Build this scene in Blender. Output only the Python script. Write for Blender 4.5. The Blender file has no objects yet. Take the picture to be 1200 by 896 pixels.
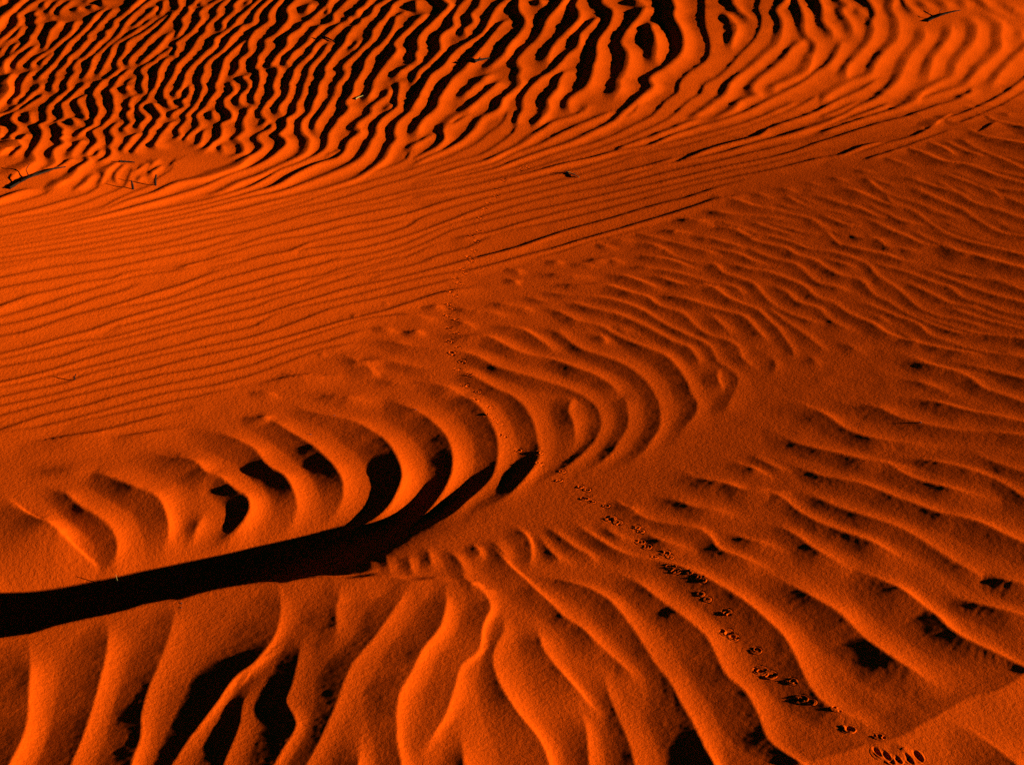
import bpy, bmesh, random
from mathutils import Vector
import math, numpy as np
CAM_H = 1.6
PITCH = math.radians(24.0)
BRINK_X = [-1.425, -1.18, -1.004, -0.95, -0.91, -0.855, -0.816, -0.776, -0.746, -0.702, -0.685, -0.658, -0.617, -0.535, -0.485, -0.448, -0.404, -0.359, -0.323, -0.288, -0.25, -0.213, -0.165, -0.132, -0.07, 0.069, 0.332]
BRINK_Y = [2.177, 2.277, 2.341, 2.355, 2.381, 2.408, 2.423, 2.442, 2.462, 2.475, 2.476, 2.496, 2.515, 2.54, 2.541, 2.556, 2.565, 2.561, 2.561, 2.57, 2.568, 2.553, 2.561, 2.548, 2.502, 2.439, 2.319]
AXIS_X = [-1.454, -1.214, -1.039, -0.883, -0.724, -0.505, -0.328, -0.159, 0.042, 0.441]
AXIS_Y = [2.235, 2.363, 2.448, 2.509, 2.588, 2.701, 2.803, 2.923, 3.119, 3.312]
def sstep(a, b, x):
    t = np.clip((x - a) / (b - a), 0.0, 1.0)
    return t * t * (3 - 2 * t)
def macro(x, y):
    """long smooth swells of the dune field (metres)"""
    x = np.asarray(x, float); y = np.asarray(y, float)
    h = 0.0 * x
    # far slope climbing behind the valley line, and dipping to the left
    d = (y - 5.6 - 0.42 * x)
    far = np.log1p(np.exp(np.clip(d / 0.5, -30, 30)))
    h = h + 0.05 * far + 0.065 * np.clip(x + 1.0, -4, 4.5) * sstep(0.0, 1.6, d)
    # swell on the left that turns towards the sun
    h = h + 0.26 * np.exp(-(((x + 2.7) / 1.6) ** 2 + ((y - 4.6) / 1.3) ** 2))
    # hollow behind the near dune, deepening to the left; its near wall is a slip face under the brink
    ya = np.interp(x, AXIS_X, AXIS_Y)
    t = (-0.33 - x) * 1.08
    n = (ya - y) * 0.93                                  # > 0 towards the viewer
    tp = np.log1p(np.exp(np.clip(t / 0.15, -30, 30))) * 0.15
    dep = 0.34 * np.tanh(tp * 0.34 / 0.34)
    wall = dep * np.exp(-(n / np.where(n > 0, 0.09 + 0.5 * tp, 0.10 + 0.20 * tp)) ** 2)
    slip = 0.60 * np.maximum(0.0, y - np.interp(x, BRINK_X, BRINK_Y))
    h = h - np.maximum(0.0, 0.5 * (wall + slip - np.sqrt((wall - slip) ** 2 + 0.0001)))
    # ground on the right leans a little away from the sun
    h = h + 0.070 * 0.3 * np.log1p(np.exp(np.clip((x - 0.05) / 0.3, -30, 30))) * sstep(2.1, 2.9, y) * (1 - sstep(5.0, 7.5, y))
    # near dune: a low hump whose left side turns away from the sun
    h = h + 0.030 * np.exp(-(((x + 0.27) / 0.27) ** 2 + ((y - 2.12) / 0.36) ** 2))
    return h

CRESTS = """
top 0 -2923,8394 2,-41 2,-38 1,-21 1,-19
top 0 -2868,8390 9,-100
top 3 -2846,9253 3,-100 4,-99 4,-108 3,-93 3,-107 4,-110 3,-103 4,-87 4,-61 4,-33 4,-28 -1,-47 -1,-50 5,-59 5,-57 -4,-48 -3,-45 0,-37 3,-37 3,-25 4,-30 5,-53 6,-69 6,-82 7,-91 8,-98 8,-99 6,-63 6,-68 7,-71 7,-74 7,-77 9,-80 9,-82 9,-84 11,-86 11,-88 13,-90 14,-91 15,-93 17,-95 19,-97 21,-100 29,-117
top 3 -2633,8965 -10,-71 -9,-71 -10,-77 -8,-66 -10,-76 -10,-79 -10,-74 -8,-65 -7,-50 -8,-43 -6,-34 -2,-28 -2,-30 -1,-46 -1,-49 -5,-45 2,-49 25,-56 25,-58 10,-56 3,-53 3,-54 0,-51 -1,-44 -1,-42 -1,-39 -1,-46 -2,-47 -1,-56 -1,-63 -2,-70 -1,-75 -1,-80 0,-51 0,-55 0,-59 0,-61 1,-64 2,-67 2,-69 2,-72 4,-73 5,-76 6,-77 7,-79 8,-81 10,-82 12,-84 17,-94 27,-112
top 0 -2651,8370 -7,-37 -2,-41 6,-40 11,-40 11,-26 11,-24
top 0 -2647,8155 -3,-37 -1,-39 4,-34 8,-32 18,-20 17,-20 0,-49 1,-51 23,-30 22,-28 2,-34 1,-37 9,-27 9,-27 -2,-52 -1,-51 10,-26 10,-27 2,-58 -5,-59 -4,-49 -4,-49 -2,-56 0,-58 4,-47 8,-50 16,-60 18,-55 16,-27 16,-23
top 2 -2651,7859 6,-64 7,-62 8,-45 7,-43 -1,-45 -5,-40 -6,-35 -6,-31 -5,-27 -6,-31 -6,-35 -8,-43 -9,-49 -10,-54 -10,-58 -10,-61 -7,-40 -6,-42 -7,-45 -7,-48 -8,-49 -7,-51 -6,-53 -7,-55 -6,-55 -6,-57 -5,-57 -4,-58 -4,-59 -2,-58 -2,-59 -1,-59 0,-59
top 0 -2564,7521 -5,-31 -3,-36 5,-48 7,-52 4,-50 3,-49
top 0 -2622,7509 -2,-41 -1,-43 3,-42 4,-41 6,-25 6,-25
top 0 -2581,8364 -6,-57 -3,-61 1,-87 9,-76 14,-23 15,-17
top 0 -2527,8003 -7,-82
top 0 -2488,7936 -1,-29 1,-26 17,-14 17,-16 -2,-59 -6,-73 8,-53 10,-53 9,-51 9,-52 11,-63 9,-56 3,-26 2,-24
top 0 -2458,7470 -1,-45 0,-46 0,-49 1,-50 -2,-49 -1,-48 -2,-39 3,-41 10,-39 13,-35 13,-15 13,-10
top 0 -2511,8358 -2,-48 -3,-51 -7,-91 3,-91 16,-40 19,-37
top 0 -2364,7907 -3,-53 2,-55 12,-54 12,-54 2,-54 -3,-49 -5,-52 -6,-49 -5,-50 -5,-49 -2,-50 -3,-49 -7,-47 -6,-49 -7,-55 3,-57 19,-41 24,-42
top 0 -2334,7303 -3,-39 -2,-42 -3,-55 3,-57 11,-34 13,-32
top 0 -2272,8180 -6,-48 -6,-47 -5,-44 -2,-49 4,-63 4,-65 -1,-55 -1,-52 -1,-62 -1,-60 -6,-54 -5,-48 -1,-25 0,-25 2,-32 2,-36 4,-56 5,-60 4,-49 4,-49 3,-50 2,-46 0,-32 0,-32 0,-47 0,-48 0,-49 1,-46 4,-30 5,-28
top 0 -2217,7967 -8,-43 -7,-47 1,-52 2,-55 -1,-53 -2,-52 -4,-58 2,-45 12,-10 12,-9 1,-45 -3,-56 2,-60 0,-56 -5,-33 -5,-31 -4,-53 2,-52 7,-21 7,-20 2,-47 -3,-49 -4,-39 -1,-40 7,-39 10,-41 12,-37 11,-37 3,-43 4,-43 12,-43 14,-38 12,-19 12,-14
top 0 -2144,7675 -8,-17 -3,-17 12,-16 14,-20 -1,-63 -8,-72 -2,-59 -2,-57 -1,-51 -1,-47 0,-35 -2,-30 -7,-14 -8,-17 0,-43 3,-53 6,-53 9,-43 11,-9 10,-8 3,-35 0,-44 3,-45 4,-44 3,-35 6,-35 15,-33 14,-32 2,-32 -2,-31 -3,-39 -4,-40 1,-49 2,-48 -2,-36 2,-38 12,-53 16,-60 19,-58 18,-57 15,-56 9,-49 -7,-33 -3,-34 26,-64 32,-73 20,-56 18,-59 21,-78 19,-78 17,-76 14,-69 10,-59 11,-53 16,-40 16,-36 12,-30 10,-30 3,-64 -3,-64 -2,-53 -2,-49
top 0 -2088,7449 0,-42 -1,-41 -3,-42 -4,-39 -5,-31 -2,-34 6,-54 10,-59 11,-49 10,-48 6,-56 5,-55 3,-48 2,-46
top 0 -2017,7166 6,-59 6,-54 1,-32 1,-31 4,-57 7,-54 6,-17 6,-15
top 2 -2424,6973 3,-49 4,-47 5,-37 5,-37 6,-31 8,-32 16,-36 18,-38 12,-41 10,-41 6,-50 4,-48 3,-38 3,-45 5,-53 8,-66 9,-79 15,-96 22,-119 33,-147 26,-107 31,-121 32,-127 31,-122 26,-111 22,-99 18,-88 14,-80 11,-72 9,-66 7,-61 6,-56 4,-53 4,-50 3,-48 3,-44 2,-42
top 0 -2333,6998 -5,-38 -3,-41 4,-60 7,-61 4,-35 6,-36 15,-57 16,-57 11,-34 7,-32 -4,-40 -4,-40 8,-36 11,-31 14,-14 15,-4
top 0 -2425,8350 6,-60
top 0 -2446,8214 9,-53 12,-45 26,-20 31,-3
top 0 -2360,8344 18,-54 18,-48 27,-35 28,-28
top 0 -2361,8246 -6,-40 0,-37 20,-32 26,-30
top 0 -2230,8157 2,-58 0,-56 -1,-59 -1,-52 -1,-29 -1,-26
top 1 -2064,8987 -6,-90 -6,-88 -7,-97 -5,-83 -7,-96 -6,-98 -6,-93 -6,-79 -4,-58 -5,-42 -4,-35 -1,-47 -2,-47 -9,-46 -10,-45 -10,-43 -3,-47 11,-36 12,-37 2,-47 -5,-41 -8,-26 -4,-25 12,-26 12,-28 -1,-41 -7,-43
top 2 -2090,7317 2,68 3,64 4,42 4,41 3,49 1,53 -4,50 -4,56 -7,107 -2,110 4,68 6,61 5,58 5,56 9,54 12,62 9,59 10,74 11,83 12,87 11,84 10,74 12,88 10,79 11,81
top 0 -1987,8174 -3,-79 -4,-72 -8,-47 -7,-45 -6,-64 -5,-61 -6,-40 -8,-30 -14,-19 -17,-14
top 0 -1930,7961 -16,-23 -13,-29 -6,-52 -5,-56 -10,-43 -10,-43 -7,-52 -8,-51 -11,-43 -12,-41 -11,-40 -8,-42 -5,-47 1,-52 11,-49 12,-51 8,-71 7,-75 9,-79 9,-80
top 0 -1876,8088 -3,-58 -4,-54 -10,-45 -11,-45 -9,-61 -9,-63 -7,-54 -9,-50 -9,-44 -10,-41 -12,-32 -11,-34 -8,-37 -1,-46 10,-57 13,-60 4,-50 1,-47 -2,-57 4,-55 12,-45 14,-36 10,-10 8,-7 -1,-50 -8,-59 -5,-43 -7,-35 -7,-21 -9,-18
top 1 -2230,9563 40,-151 38,-147 42,-159 36,-135 41,-154 42,-158 39,-146 31,-122 21,-88 10,-57 8,-43 16,-41 13,-38 -5,-46 -11,-48 0,-63 2,-66 -2,-64 -1,-62 -1,-63 -2,-59 -5,-43 -6,-42 -4,-58 -3,-60 -1,-59 -1,-57 -5,-48 -5,-48 -4,-63 4,-66 13,-48 17,-48
top 0 -1860,6996 -7,-38 -6,-40 -5,-46 -4,-47 0,-28 1,-28
top 0 -1778,7662 -8,-33 -7,-35 -7,-39 -4,-45 0,-65 0,-68 -3,-59 -5,-55 -5,-48 -6,-48 -9,-61 -2,-49 10,-11 12,-6
top 0 -1974,8310 2,-60 5,-59 9,-49 9,-48 2,-51 3,-43 11,-22 13,-17
top 1 -1809,9175 2,-117 2,-115 2,-125 3,-108 4,-125 4,-129 3,-118 1,-97 -3,-65 -13,-34 -7,-22 10,-28 12,-31 4,-45 -1,-49 -4,-66 0,-61 13,-28 13,-28 6,-43 2,-46 2,-51 0,-53 1,-59 0,-59
top 0 -1727,7371 -9,-50 -8,-47 -11,-39 -9,-40 -6,-57 -7,-53 -11,-23 -10,-23 -8,-51 1,-58 21,-48 21,-48 6,-54 4,-55 14,-48 16,-46 16,-42 11,-36 -16,-18 -22,-19 -2,-46 5,-55 9,-52 11,-46 11,-18 9,-16 -1,-39 -2,-47 13,-44 17,-45 19,-44 15,-45 0,-66 2,-65 18,-45 23,-43
top 2 -1673,7141 -17,49 -15,49 0,50 -1,47 -15,36 -13,32 2,34 8,32 8,41 8,42 10,41 7,44 3,50 2,54 4,62 -1,63 -17,48 -16,46 -6,49 0,45 7,35 9,30 10,32 12,34 13,42 16,53 15,47 18,58 20,65 22,67 20,64 18,57 21,67 20,61 19,62
top 0 -1698,7206 -7,-34 -7,-29 -6,-6 -5,-9 0,-41 3,-53 3,-63 6,-63 9,-51 9,-43 4,-14 3,-14 2,-23 2,-26 7,-45 5,-48 -3,-45 -2,-46 9,-55 7,-54 -4,-42 -6,-37 -1,-32 4,-34 14,-41 18,-44 27,-52 22,-51 3,-45 -2,-44 1,-36 5,-35 11,-35 13,-35
top 0 -1761,8291 3,-66 6,-53 10,-16 12,-5 19,13 19,22
top 0 -1619,7790 -10,-54 -3,-51 10,-27 10,-27 -5,-57 -11,-61 0,-42 2,-42 3,-49 2,-50 -1,-50 -3,-47 -4,-48 -4,-47 -6,-53 -4,-57 5,-54 7,-55 5,-50 3,-43 0,-23 -1,-20 0,-16 0,-18 0,-49 2,-58 6,-54 11,-53 11,-44 12,-34 8,-8 8,-8 8,-37 9,-42 19,-39 20,-27 13,-3 11,3
top 0 -1530,7307 -6,-48 -6,-48 -5,-56 -6,-54 -6,-39 -6,-39 -4,-53 -1,-55 1,-48 4,-45 5,-23 4,-20 1,-16 2,-18 7,-51 6,-56 -7,-46 -4,-44 10,-38 14,-39
top 0 -1491,7096 -6,-21 -5,-25 -3,-37 2,-41 10,-39 11,-39 2,-40 -1,-36 2,-22 2,-21 3,-24 5,-25 14,-46 14,-46 2,-30 1,-30 6,-51 7,-56 3,-55 1,-53 0,-57 -2,-54 -3,-52 1,-45 9,-20 9,-20 3,-41 0,-49 0,-66 5,-66 15,-40 13,-37 -2,-51 -10,-51
top 2 -2263,6793 18,-36 16,-36 9,-33 6,-32 -2,-32 -5,-31 -1,-38 0,-43 5,-50 5,-48 -4,-34 -5,-32 2,-43 1,-42 -15,-33 -19,-36 -8,-34 -5,-42 -4,-51 -2,-60 0,-71 4,-83 4,-59 7,-67 9,-76 11,-82 12,-86 12,-86 11,-82 8,-76 7,-71 3,-64 2,-60 1,-54 -1,-50 -3,-46 -3,-42 -4,-39 -4,-36
top 0 -2182,6591 11,-34 8,-32 1,-25 -3,-23 -6,-39 -7,-42 -3,-50 -3,-50 -7,-33 -4,-36 7,-43 12,-51 14,-53 19,-53 23,-49 25,-44 19,-35 16,-38 14,-49 12,-51 5,-66 10,-67 25,-60 29,-57
top 0 -2045,6788 15,-32 13,-32 0,-38 -5,-40 0,-55 0,-56 0,-50 -2,-46 -6,-31 -1,-33 14,-48 19,-54 21,-57 19,-52 9,-21 6,-18 0,-40 -8,-40 -5,-46 -8,-40 -13,-20 -15,-15
top 0 -1927,6125 22,-38 21,-41 21,-55 20,-47 19,-12 18,4
top 0 -1933,6828 -7,-29 -6,-32 0,-44 3,-50 2,-71 9,-71 18,-41 20,-39 11,-40 10,-40 17,-41 18,-44 15,-61 12,-64 6,-58 7,-55 13,-41 12,-37 -1,-31 -5,-31 2,-75 6,-83 5,-49 6,-47
top 0 -1945,6579 -8,-31 -9,-31 -13,-32 -5,-39 13,-44 20,-46 19,-41 21,-44 19,-54 19,-55 19,-48 19,-48
top 0 -2144,6261 16,-44 18,-49 24,-74 24,-70 13,-25 13,-19
top 0 -1990,5741 17,-49 14,-48 12,-90 12,-82 22,-39 21,-37 11,-59 8,-62 9,-60 9,-57
top 0 -2165,5935 28,-75 29,-80 35,-106 35,-107
top 0 -1922,5381 2,-43 3,-45 6,-58 6,-58
top 0 -1959,6045 20,-54 20,-52 31,-53 27,-53 14,-57 11,-52 11,-22 9,-19 5,-43 6,-45 21,-37 19,-36 4,-50 -1,-55 4,-46 8,-47 15,-49 17,-46 15,-37 11,-35 2,-49 -7,-50 -7,-48
top 0 -1734,6050 1,-58 1,-59 -9,-59 1,-65 30,-75 33,-75 15,-47 10,-44 4,-57 2,-58 8,-68 9,-69
top 0 -1724,5644 5,-50 5,-51 7,-57 8,-58 9,-55 9,-49 9,-29 9,-26
top 0 -1611,5469 18,-117
top 0 -1880,6856 2,-47 3,-46 3,-48 3,-46 -3,-35 1,-35 19,-41 22,-46 17,-62 15,-65 16,-50 16,-51 12,-61 9,-62 6,-57 3,-54 0,-50 -1,-47
top 0 -1763,6787 -14,-34 -14,-34 -14,-28 -6,-33 17,-42 21,-44 13,-29 11,-26
top 0 -1801,6836 -11,-73 -11,-73
top 0 -1631,6396 28,-68 27,-64 20,-43 17,-40 8,-26 5,-25 -2,-32 -2,-36 8,-43 8,-43 -4,-44 -3,-46 10,-50 11,-53 5,-69 2,-71 5,-91 7,-78 7,-24 8,-20
top 0 -1514,6698 4,-47 6,-44 9,-31 8,-30 -1,-62 -4,-61 2,-26 4,-21 12,-17 11,-15 -5,-36 -11,-44 -9,-54 -2,-53 9,-25 12,-24
top 0 -1448,6084 -9,-42 -4,-43 3,-33 4,-35 0,-49 0,-54 5,-58 7,-60 5,-61 7,-54 7,-24 7,-21
top 0 -1364,6419 0,-39 0,-38 -4,-39 -5,-39 -7,-45 -1,-50 15,-55 17,-55 14,-40 10,-38 -3,-48 -8,-50 -7,-63 0,-59 9,-27 11,-24
top 0 -1689,6052 2,-66 5,-67 7,-47 10,-49 26,-68 25,-67 11,-52 7,-47 2,-33 2,-32 16,-43 16,-43 7,-32 5,-29 3,-23 2,-22 -9,-52 -15,-52
top 0 -1549,5845 -3,-44 -1,-49 6,-61 7,-64 4,-64 5,-59 6,-33 7,-31
top 0 -1296,5953 1,-38 2,-40 9,-53 9,-53 4,-39 3,-37 -1,-39 -2,-38
top 1 -1578,9215 -5,-109 -4,-107 -5,-116 -4,-100 -4,-113 -4,-116 -5,-110 -4,-94 -5,-72 -9,-63 -7,-53 -1,-80 6,-72 11,-25 10,-24 -3,-56 -11,-61 -5,-55 -4,-51 -2,-36 0,-34
top 1 -1592,9405 6,-134 7,-131 6,-143 7,-120 7,-135 8,-138 7,-131 4,-114 1,-88 -12,-106 -5,-67 14,-21 13,-20 -5,-58 -13,-70 -10,-85 -1,-77 12,-28 12,-27 -3,-65 -11,-72
top 0 -1475,8265 -15,-135
top 1 -1339,9105 -11,-98 -11,-95 -11,-105 -10,-88 -11,-99 -12,-102 -10,-98 -10,-88 -8,-71 -9,-84 -8,-70 -7,-65 -8,-65 -13,-85 -9,-77 2,-28 2,-26 -9,-51 -13,-53 -11,-60 -11,-58 -8,-41 -3,-42 9,-42 9,-43 -3,-51 -8,-46 -7,-33 -8,-30
top 1 -1259,9064 -12,-93 -13,-91 -14,-101 -11,-84 -13,-96 -14,-98 -13,-95 -11,-84 -10,-66 -11,-73 -10,-62 -9,-63 -6,-68 2,-75 6,-72 6,-44 2,-37 -20,-30 -24,-28 -5,-50 -2,-54 -9,-49 -8,-52 -1,-65 0,-67 -3,-68 -6,-62 -12,-47 -13,-46 -9,-61 -8,-64
top 1 -1237,9186 -8,-109 -8,-107 -9,-116 -7,-98 -8,-111 -8,-113 -8,-109 -8,-96 -6,-77 -7,-84 -7,-70 -6,-75 -2,-74 5,-60 9,-51 7,-20 6,-17 -8,-50 -16,-54 -12,-49 -11,-53 -5,-67 -2,-68 2,-50 5,-50 10,-53 11,-46 5,-17 5,-16 -9,-44 -13,-49 -5,-38 0,-40 10,-47 10,-47 0,-48 -6,-44 -9,-38 -9,-36
top 0 -1354,7474 -17,-57 -16,-56 -12,-48 -9,-48 -7,-47 -4,-48 -4,-46 0,-48 5,-46 7,-48 6,-61 5,-63 6,-62 4,-53 -2,-19 -2,-17 4,-36 7,-40 10,-30 8,-30 -1,-51 -5,-55 0,-54 0,-53 1,-40 2,-38
top 1 -1112,9119 -11,-102 -12,-100 -12,-109 -11,-92 -12,-105 -12,-108 -12,-103 -10,-90 -8,-69 -9,-62 -7,-53 -10,-65 -2,-66 14,-56 16,-58 7,-63 1,-63 -5,-63 -7,-59 -8,-61 -9,-57 -23,-47 -15,-50 9,-49 11,-51 1,-59 -3,-54 -6,-39 -4,-39 6,-47 8,-48 -1,-50 0,-42 12,-16 13,-16 7,-35 5,-41 11,-53 9,-47 1,-18 0,-18 5,-42 5,-47 0,-52 0,-52 4,-46 8,-43 11,-32 9,-27 -2,-19 -5,-18
top 0 -1111,8154 -10,-65 -7,-67 3,-55 4,-57
top 0 -1070,7815 -23,-60 -18,-61 -2,-44 -1,-42 -16,-43 -17,-40 -9,-38 -3,-45 9,-57 9,-59 -5,-59 -9,-53 -8,-47 -6,-47 -2,-39 -1,-38 -4,-38 -1,-31 17,-12 20,-14 9,-34 7,-42 3,-71 2,-73 3,-57 5,-53 13,-45 11,-44 -3,-50 -7,-51 -5,-58 -2,-58 -3,-45 2,-42 9,-38 12,-34 13,-21 9,-20 3,-20 0,-22 -7,-43 -11,-45
top 0 -1031,7499 -8,-78 -9,-70 -11,-42 -12,-37 -13,-46 -11,-48 -2,-40 -1,-38 -8,-36 -3,-33 12,-36 16,-35
top 0 -993,7186 -13,-56 -12,-52 -12,-37 -10,-38 -6,-51 -2,-55 3,-46 4,-45 1,-43 0,-40 -3,-25 -1,-25 6,-28 6,-31 4,-49 2,-52 1,-59 -2,-56 -7,-44 -5,-42 4,-36 8,-34 11,-29 11,-26
top 0 -1227,6908 -19,-38 -18,-35 -15,-17 -8,-19 10,-26 15,-28 15,-29 12,-32 6,-37 2,-38 -9,-50 -8,-53 4,-62 10,-58 14,-36 15,-24 28,-6 18,-2 -6,-13 -8,-24 4,-49 5,-54 -2,-36 -1,-38 10,-57 13,-58 10,-36 6,-35 -10,-61 -8,-58 17,-30 21,-34 19,-67 11,-65 -9,-29 -16,-20 -12,-22 -12,-22
top 1 -899,9095 -14,-101 -13,-99 -15,-108 -13,-91 -15,-102 -16,-106 -14,-101 -12,-90 -7,-73 -3,-74 -3,-61 -14,-68 -16,-61 -8,-44 -7,-47 -12,-77 -12,-82
top 0 -1022,8070 20,-170
top 1 -750,8987 -18,-88 -18,-88 -20,-95 -16,-81 -19,-91 -19,-94 -19,-90 -16,-81 -14,-65 -15,-71 -12,-62 -17,-75 -13,-72 -3,-36 1,-37 10,-56 7,-54 -26,-43 -33,-40 -12,-57 -8,-61 -9,-51 -7,-49 -3,-41 -1,-41
top 1 -649,9037 -17,-96 -17,-95 -19,-103 -16,-86 -19,-96 -19,-98 -18,-97 -15,-87 -10,-75 -5,-95 -6,-77 -20,-47 -17,-43 3,-49 1,-43 -16,-8 -17,-7 1,-35 1,-37 -15,-26 -19,-25 -12,-50 -11,-52 -11,-33 -10,-34 -13,-59 -11,-65 -14,-59 -9,-62 -1,-57 0,-54 -8,-41 -9,-37
top 1 -465,8744 -25,-62 -25,-61 -28,-67 -24,-58 -27,-66 -28,-68 -26,-65 -24,-58 -18,-44 -17,-41 -13,-34 -22,-42 -17,-50 -1,-56 1,-56 -6,-39 -8,-33 -18,-33 -15,-36 1,-36 0,-35 -12,-34 -15,-34 -6,-50 -3,-52 -6,-41 -5,-42 1,-57 1,-59 -9,-56 -12,-55 -7,-62 -7,-63 -7,-61 -6,-61 -4,-55 1,-50 7,-23 7,-23 0,-44 -3,-44 -3,-22 -3,-22 -2,-47 1,-53 5,-42 5,-43 -2,-62 -3,-63 3,-57 2,-52 -6,-43 -8,-39
top 0 -801,7414 10,-20 8,-23 -2,-43 -8,-46 -14,-40 -16,-37
top 1 -462,9054 -18,-100 -18,-98 -19,-108 -16,-91 -17,-103 -19,-107 -17,-101 -17,-89 -15,-69 -24,-71 -18,-60 -1,-56 0,-57 -9,-56 -8,-52 -2,-38 -2,-34 -12,-34 -12,-35 -2,-35 -2,-34 -8,-23 -7,-27 3,-67 3,-69 -3,-35 -5,-30 -12,-47 -12,-49 -9,-56 -9,-54 -9,-39 -11,-38 -11,-53 -9,-53 -7,-35 -2,-32 10,-27 11,-27 3,-37 0,-37 -2,-37 -4,-33 -6,-22 -6,-23 -2,-40 0,-45 3,-48 2,-49 -4,-55 -5,-54 -4,-55 -4,-53 -6,-53 -6,-54 -6,-60 -1,-60 4,-41 7,-36 6,-19 6,-18
top 0 -508,7679 -15,-51 -15,-51 -16,-57 -15,-59 -14,-58 -11,-56 -3,-32 1,-32 11,-40 11,-42 1,-47 -4,-47 -9,-46 -11,-45 -10,-52 -9,-53 -7,-51 -7,-51 -6,-53 -5,-43 -3,-8 -2,-9 2,-50 3,-60 -2,-41 -4,-39 -5,-48 -1,-44 4,-21 5,-18
top 0 -467,6975 -17,-37 -16,-35 -14,-27 -13,-29 -10,-41 -6,-44 -3,-32 -1,-31
top 0 -1335,6764 8,-39 9,-37 14,-38 12,-38 7,-38 2,-37 -11,-44 -11,-45 3,-45 8,-46 14,-48 16,-44 17,-29 14,-31 13,-53 6,-52 -16,-31 -16,-32 8,-49 13,-55 14,-69 9,-63 -6,-42 -10,-37 -3,-45 -1,-46 -2,-38 -2,-38
top 0 -1327,6280 1,-30 4,-32 14,-56 17,-52 11,-21 11,-16
top 0 -881,6275 -7,-48 -7,-48 -8,-39 -4,-42 3,-53 7,-53 9,-41 11,-36 19,-36 17,-36 4,-37 2,-39 3,-45 1,-44 -7,-45 -11,-42 -13,-34 -17,-35 -17,-35 -15,-35 -16,-44 -14,-45 -16,-44 -17,-36 -17,-35 -18,-34 -15,-36 -14,-45 -13,-45 -13,-38 -16,-25 -17,-20 -17,-19
top 0 -1187,5715 9,-43 9,-40 12,-34 12,-30
top 0 -529,6378 -10,-33 -10,-30 -8,-21 -9,-18
top 0 -684,5758 -20,-35 -21,-34 -19,-29 -19,-29
top 0 -528,8180 -1,-117 4,-98 23,-45 28,-29
top 0 -455,7889 -24,-83 -22,-82 -19,-72 -18,-72
top 1 -413,9403 3,-148 2,-143 3,-156 1,-132 -1,-149 -1,-152 1,-143 5,-121 8,-91 30,-85 24,-64 -17,-101 -31,-103 -24,-100 -22,-95 -20,-78 -17,-79 -7,-78 -1,-76 7,-46 7,-45 -6,-59 -5,-58 8,-46 6,-42 -14,-57 -21,-53
top 1 -90,9125 -18,-114 -18,-110 -20,-121 -16,-102 -18,-114 -18,-117 -18,-113 -17,-99 -14,-80 -23,-93 -20,-83 -16,-120 -8,-117 8,-71 6,-62 -20,-64 -25,-61 -14,-58 -7,-64 7,-79 8,-74 -4,-46 -9,-42 -16,-70 -20,-72 -18,-53 -18,-54 -13,-53 -1,-53 -1,-51 -12,-51 -14,-48
top 1 -19,9157 -18,-118 -17,-116 -19,-126 -17,-105 -19,-118 -19,-121 -18,-116 -15,-104 -9,-85 -3,-98 -3,-81 -24,-77 -20,-74 12,-78 10,-75 -25,-62 -26,-63 10,-77 17,-83
top 1 223,8901 -27,-88 -25,-86 -29,-96 -24,-80 -26,-91 -27,-93 -27,-90 -24,-80 -21,-64 -31,-73 -26,-66 -20,-83 -16,-87 -8,-65 -8,-68 -14,-115 -19,-108 -24,-66 -26,-54 -25,-58 -24,-60 -25,-69 -22,-75 -13,-85 -14,-82 -19,-54 -22,-50 -18,-51 -10,-60 -8,-65 -7,-62 -7,-67 -7,-63 -12,-74 -11,-65 -5,-36 -6,-33
top 0 -7,7748 -22,-64 -22,-64 -19,-63 -17,-77 -17,-79 -19,-104 -21,-106 -16,-70 -16,-67 -15,-61 -16,-72 -14,-60 -7,-26 -8,-24 -18,-46 -19,-54 -14,-70 -13,-74 -14,-70 -11,-70 -1,-58 -2,-55 -18,-57 -22,-57 -18,-65 -12,-70 -3,-66 -1,-66
top 1 -56,9302 11,-140 12,-136 12,-147 10,-122 13,-136 13,-138 11,-134 9,-120 6,-100 -2,-137 1,-112 18,-88 17,-84 0,-98 -10,-97 -21,-95 -24,-89 -24,-93 -19,-85 -4,-44 -5,-41 -22,-67 -27,-65 -24,-64 -24,-62
top 0 -80,6807 -21,-48 -21,-48 -21,-48 -24,-56 -25,-57 -18,-51 -8,-35 -6,-33
top 0 -42,6699 -20,-51 -20,-51 -19,-49 -18,-46 -18,-45 -17,-45 -21,-71 -22,-63 -25,-35 -26,-34 -23,-65 -17,-69 -3,-33 -1,-32
top 1 519,8887 -26,-99 -27,-96 -29,-106 -24,-88 -27,-98 -28,-101 -27,-99 -24,-90 -20,-76 -29,-114 -24,-91 -16,-49 -14,-50 -17,-93 -15,-101 -13,-96 -17,-91 -19,-63 -23,-58 -21,-56 -19,-70 -16,-68 -12,-54 -5,-50 12,-37 13,-38 -9,-60 -9,-60 9,-35 7,-34 -19,-69 -29,-68 -21,-44 -18,-46 -6,-58 -7,-59 -22,-42 -30,-36 -25,-42 -15,-64 -12,-66 -16,-56 -18,-54 -18,-46 -21,-46 -22,-43 -19,-31 -20,-29 -21,-28 -20,-30 -21,-34 -20,-36 -21,-37 -20,-36
top 1 389,9319 -2,-146 -1,-142 -2,-154 -1,-130 0,-146 0,-150 -1,-141 -3,-121 -5,-91 -14,-77 -10,-64 10,-87 11,-87 -4,-67 -11,-66 -20,-73 -26,-75 -25,-71 -30,-92 -28,-90 -22,-84 -16,-83 -10,-78 -6,-76
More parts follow.
